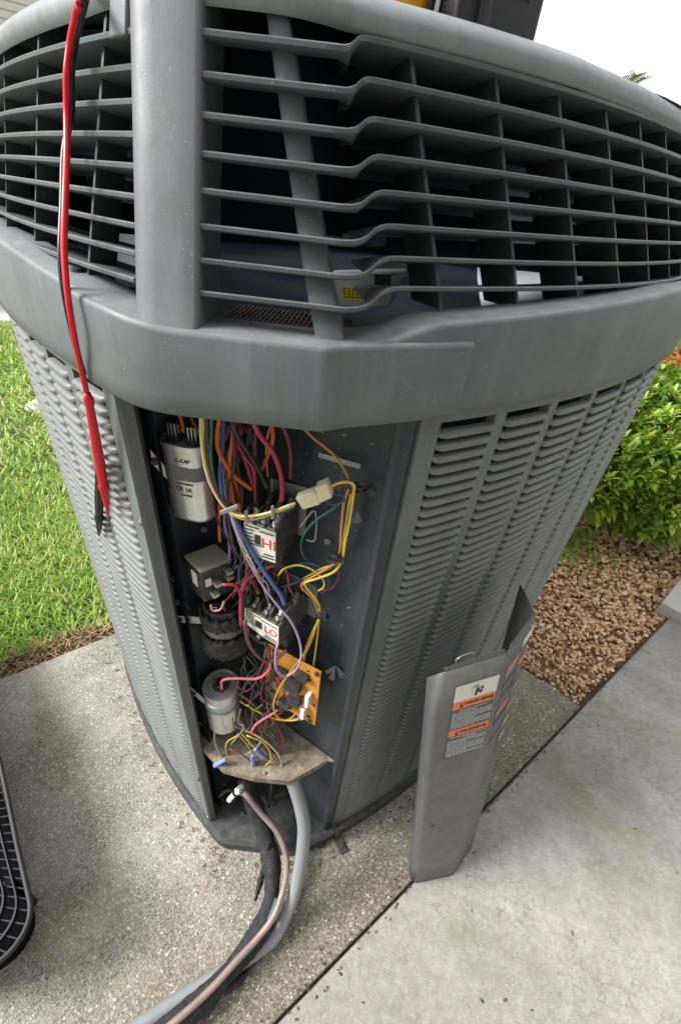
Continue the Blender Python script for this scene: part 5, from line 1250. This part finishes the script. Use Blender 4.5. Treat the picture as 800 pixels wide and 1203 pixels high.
# nearest visible leaves as single parts
proj_cam = (C - np.array([0, 0, 1.25])) @ np.array(RW)
pxs = CX + F_PX * proj_cam[:, 0] / proj_cam[:, 2]; pys = CY + F_PX * proj_cam[:, 1] / proj_cam[:, 2]
vis = np.where((pxs > 640) & (pxs < 800) & (pys > 370) & (pys < 660))[0]; near = set(vis[np.argsort(dist[vis])[:280]].tolist()); rest = np.array([i for i in range(len(C)) if i not in near])
V, F = leaf_geo(len(rest), C[rest], D[rest], Lh[rest], Wd[rest]); np_mesh('foliage', V, F, np.repeat(VR[rest], 8), M['leaf'], 'stuff', SHRUB, True)
protos = []
for k in range(5):
    V, F = leaf_geo(1, np.zeros((1, 3)), np.array([[1., 0, 0]]), np.array([1.0]), np.array([.4])); me = bpy.data.meshes.new('leaf'); me.from_pydata([tuple(v) for v in V], [], [tuple(int(i) for i in f) for f in F])
    at = me.attributes.new('var', 'FLOAT', 'POINT'); at.data.foreach_set('value', [.15 + .2 * k] * 8); me.materials.append(M['leaf']); me.polygons.foreach_set('use_smooth', [True] * len(me.polygons)); protos.append(me)
inv = Matrix.Translation(SHRUB.location).inverted()
for i in near:
    me = protos[min(4, int(VR[i] * 5))]; o = bpy.data.objects.new('leaf', me); COL.objects.link(o); d = Vector(D[i]); sd_ = d.cross(Vector((0, 0, 1))).normalized(); nn = sd_.cross(d)
    o.parent = SHRUB; o.matrix_parent_inverse = inv; mt = Matrix((d, -sd_, nn)).transposed().to_4x4() @ Matrix.Scale(Lh[i], 4); mt.translation = Vector(C[i]); o.matrix_basis = mt
br_ = MB()
for k in range(46):
    b = blobs[rn.randrange(len(blobs))]; x0, y0 = b[0] + rn.uniform(-.25, .25), b[1] + rn.uniform(-.2, .2); q = Vector((b[0], b[1], b[2])) + Vector((rn.uniform(-1, 1), rn.uniform(-1, .6), rn.uniform(-.3, .9))) * b[3] * .8
    s_ = Vector((x0 * .6 + 1.75 * .4, y0 * .6 + 2.15 * .4, -.03)); br_.tube([s_, s_.lerp(q, .5) + Vector((rn.uniform(-.06, .06), rn.uniform(-.06, .06), .06)), q], [.007, .004, .002], 6, True, 4)
br_.build('branches', M['twig'], SHRUB, smooth=True, fix=False)
for (x, y, rr, dd_) in ((799, 427, .055, 1.95), (800, 370, .055, 2.2)):
    c = np.array(EYE + ray(x, y).normalized() * dd_); n = 60; dv = RNG.normal(size=(n, 3)); dv /= np.linalg.norm(dv, axis=1, keepdims=True); dv[:, 2] = np.abs(dv[:, 2]) * .8; dv[:, 1] -= .3; dv /= np.linalg.norm(dv, axis=1, keepdims=True)
    V, F = leaf_geo(n, c + dv * rr * .6, dv, np.full(n, rr * .5), np.full(n, rr * .32)); fo = np_mesh('flower_cluster', V, F, np.repeat(RNG.random(n) * (.7 if rr > .06 else 1), 8), M['petal'], None, SHRUB, True)
# dry grass tuft at the shrub foot
k = 900; p = np.stack([RNG.normal(1.12, .12, k), RNG.normal(1.75, .12, k)], 1); blades(p, np.full(k, -.02), RNG.uniform(.03, .09, k), RNG.uniform(.003, .006, k), RNG.uniform(.4, .95, k), np.clip(RNG.beta(2, 2, k) * .8, 0, 1), M['grass'], 'weeds')

# ---------------------------------------------------------------- palm, house, car, and the unseen house shading the unit
def palm(x, y, h, label):
    T = empty('palm_tree', (x, y, 0), label, 'palm tree')
    MB().tube([(x, y, -.1), (x + .1, y, h * .5), (x, y, h)], [.16, .13, .11], 10, True, 6).build('trunk', M['twig'], T, smooth=True)
    V, Fq, var = [], [], []
    for k in range(13):
        a = 2.4 * k; el = .1 + 1.1 * ((k * .37) % 1); L = 1.7
        d = Vector((math.cos(a) * math.cos(el), math.sin(a) * math.cos(el), math.sin(el))); sd_ = Vector((-math.sin(a), math.cos(a), 0))
        for j in range(15):
            u = (j + 2) / 17; base = Vector((x, y, h)) + d * L * u + Vector((0, 0, -.75 * u * u))
            for sg in (-1, 1):
                tip = base + (sd_ * sg * .45 + d * .35 + Vector((0, 0, -.12))) * (1 - .5 * abs(u - .4)); b = len(V)
                V += [base, base + d * .030, tip, tip + d * .006]; Fq.append((b, b + 1, b + 3, b + 2)); var += [rn.random()] * 4
    np_mesh('crown', [tuple(v) for v in V], Fq, var, M['palm'], None, T)
dpm = ray(727, 100); dpm.z = 0; pp = dpm.normalized() * 24; palm(pp.x, pp.y, 5.3, 'palm tree far behind the unit whose frond tips show above the rim')
def clapboard(P0, d, n, Lw, z0, z1, step=.1):
    mb = MB(); k = 0; z = z0; d = Vector(d); n = Vector(n)
    while z < z1:
        a, b = P0.copy(), P0 + d * Lw; mb.add([Vector((a.x, a.y, z)) + n * .016, Vector((b.x, b.y, z)) + n * .016, Vector((b.x, b.y, z + step)), Vector((a.x, a.y, z + step))], [(0, 1, 2, 3)])
        mb.add([Vector((a.x, a.y, z)), Vector((b.x, b.y, z)), Vector((b.x, b.y, z)) + n * .016, Vector((a.x, a.y, z)) + n * .016], [(0, 1, 2, 3)]); z += step
    return mb
dh = Vector((.83, .555, 0)).normalized(); nh = Vector((dh.y, -dh.x, 0)); hp = Vector((-5.6, 9.2, 0)) - dh * 6.5
HS = empty('house', (hp.x, hp.y, 0), 'neighbouring house with pale horizontal siding behind the unit on the left', 'house')
clapboard(hp, dh, nh, 11, -.05, 5.2, .1).build('siding_wall', M['siding'], HS, fix=False)
mb = MB(); e0 = hp + nh * .5 - dh * .4; e1 = hp + dh * 11.4 + nh * .5; mb.prism([(e0.x, e0.y, 5.2), (e1.x, e1.y, 5.2), (e1.x - nh.x * 5, e1.y - nh.y * 5, 7.2), (e0.x - nh.x * 5, e0.y - nh.y * 5, 7.2)], (0, 0, .15)); mb.build('roof', M['roof'], HS)
mb = MB(); w0 = hp + dh * 3; mb.box(Vector((w0.x, w0.y, 1.5)) + nh * .03, (1.2, .05, 1.2), Matrix((dh, nh, Vector((0, 0, 1)))).transposed()); mb.build('window', M['glass'], HS)
# parked car on the driveway
cd = Vector((-.80, .60, 0)); cs = Vector((.60, .80, 0)); c0 = Vector((-4.22, 5.12, 0)) - cs * .75
CAR = empty('parked_car', (c0 + cd * 2.1).to_tuple(), 'blue grey car parked on the white driveway at the left edge', 'car')
def carp(l, s, z): return c0 + cd * l + cs * s + Vector((0, 0, z))
prof_c = [(0, .20), (-.02, .42), (.0, .62), (.12, .76), (.95, .88), (1.55, 1.36), (1.9, 1.46), (3.0, 1.46), (3.6, 1.12), (4.2, 1.05), (4.32, .85), (4.32, .35), (4.2, .2)]
rows = []
for s, k in ((-.86, .0), (-.84, .5), (-.70, .9), (-.5, 1), (0, 1.02), (.5, 1), (.7, .9), (.84, .5), (.86, .0)):
    rows.append([carp(l + (.0 if abs(s) < .7 else .06 * (1 if l < 2 else -1)), s, z if z < .7 else .7 + (z - .7) * (.55 + .45 * k)) for l, z in prof_c])
mb = MB(); mb.grid(rows); n = len(prof_c); mb.f.append(tuple(range(n))); e = len(mb.v) - n; mb.f.append(tuple(range(e, e + n))[::-1])
mb.f += [tuple(i * n for i in range(9))] ; sharp_by_angle(mb.build('body', M['carpaint'], CAR), 50)
rc = Matrix((cs, cd, Vector((0, 0, 1)))).transposed()
for l, s in ((.85, -.80), (.85, .80), (3.4, -.80), (3.4, .80)):
    w = MB().lathe(carp(l, s - .1, .31), cs, [(.22, 0), (.31, .01), (.32, .05), (.32, .15), (.31, .19), (.22, .2)], 20).build('wheel', M['rubber'], CAR); MB().lathe(carp(l, s - .105, .31), cs, [(.20, 0), (.20, .21), (.05, .212)], 12).build('rim', M['galv'], w)
gr_ = MB()
for k in range(9): gr_.box(carp(-.035, -.72 + .18 * k, .36), (.015, .02, .12), rc)
for k in range(4): gr_.box(carp(-.034, 0, .31 + .035 * k), (1.6, .02, .008), rc)
gr_.build('lower_grille', M['darkcase'], CAR)
MB().box(carp(-.02, 0, .22), (1.62, .06, .09), rc).build('bumper', M['conduit'], CAR, bevel=.015)
MB().box(carp(1.28, 0, 1.13), (1.3, .02, .5), rc @ Matrix.Rotation(-.95, 3, 'X')).build('windscreen', M['glass'], CAR)
for s in (-.62, .62): MB().box(carp(.03, s, .64), (.34, .1, .13), rc).build('headlight', M['white'], CAR, bevel=.02)

# unseen house beside the slab, put in to shade the unit's right side: stucco wall, eave and fascia
hw = J(-3.2) + nJ * 1.55; hd = Vector((.766, .6428, 0)); LW = 5.6
H2_ = empty('house', (hw.x, hw.y, 0), 'beige stucco house wall with a deep eave along the pale slab, unseen behind the camera and shading the unit', 'house')
RH = Matrix((hd, nJ, Vector((0, 0, 1)))).transposed()
MB().box(hw + hd * LW / 2 + nJ * .1 + Vector((0, 0, 1.3)), (LW, .2, 2.7), RH).build('wall', M['stucco'], H2_)
MB().box(hw + hd * LW / 2 - nJ * .15 + Vector((0, 0, 2.62)), (LW + .6, .9, .03), RH).build('soffit', M['white'], H2_)
MB().box(hw + hd * LW / 2 - nJ * .61 + Vector((0, 0, 2.68)), (LW + .6, .025, .18), RH).build('fascia', M['white'], H2_)
r_ = MB(); a_ = hw - hd * .3 - nJ * .64 + Vector((0, 0, 2.78)); b_ = a_ + hd * (LW + .6); u_ = nJ * 4 + Vector((0, 0, 1.5)); r_.prism([a_, b_, b_ + u_, a_ + u_], (0, 0, .03)); r_.build('roof', M['roof'], H2_)
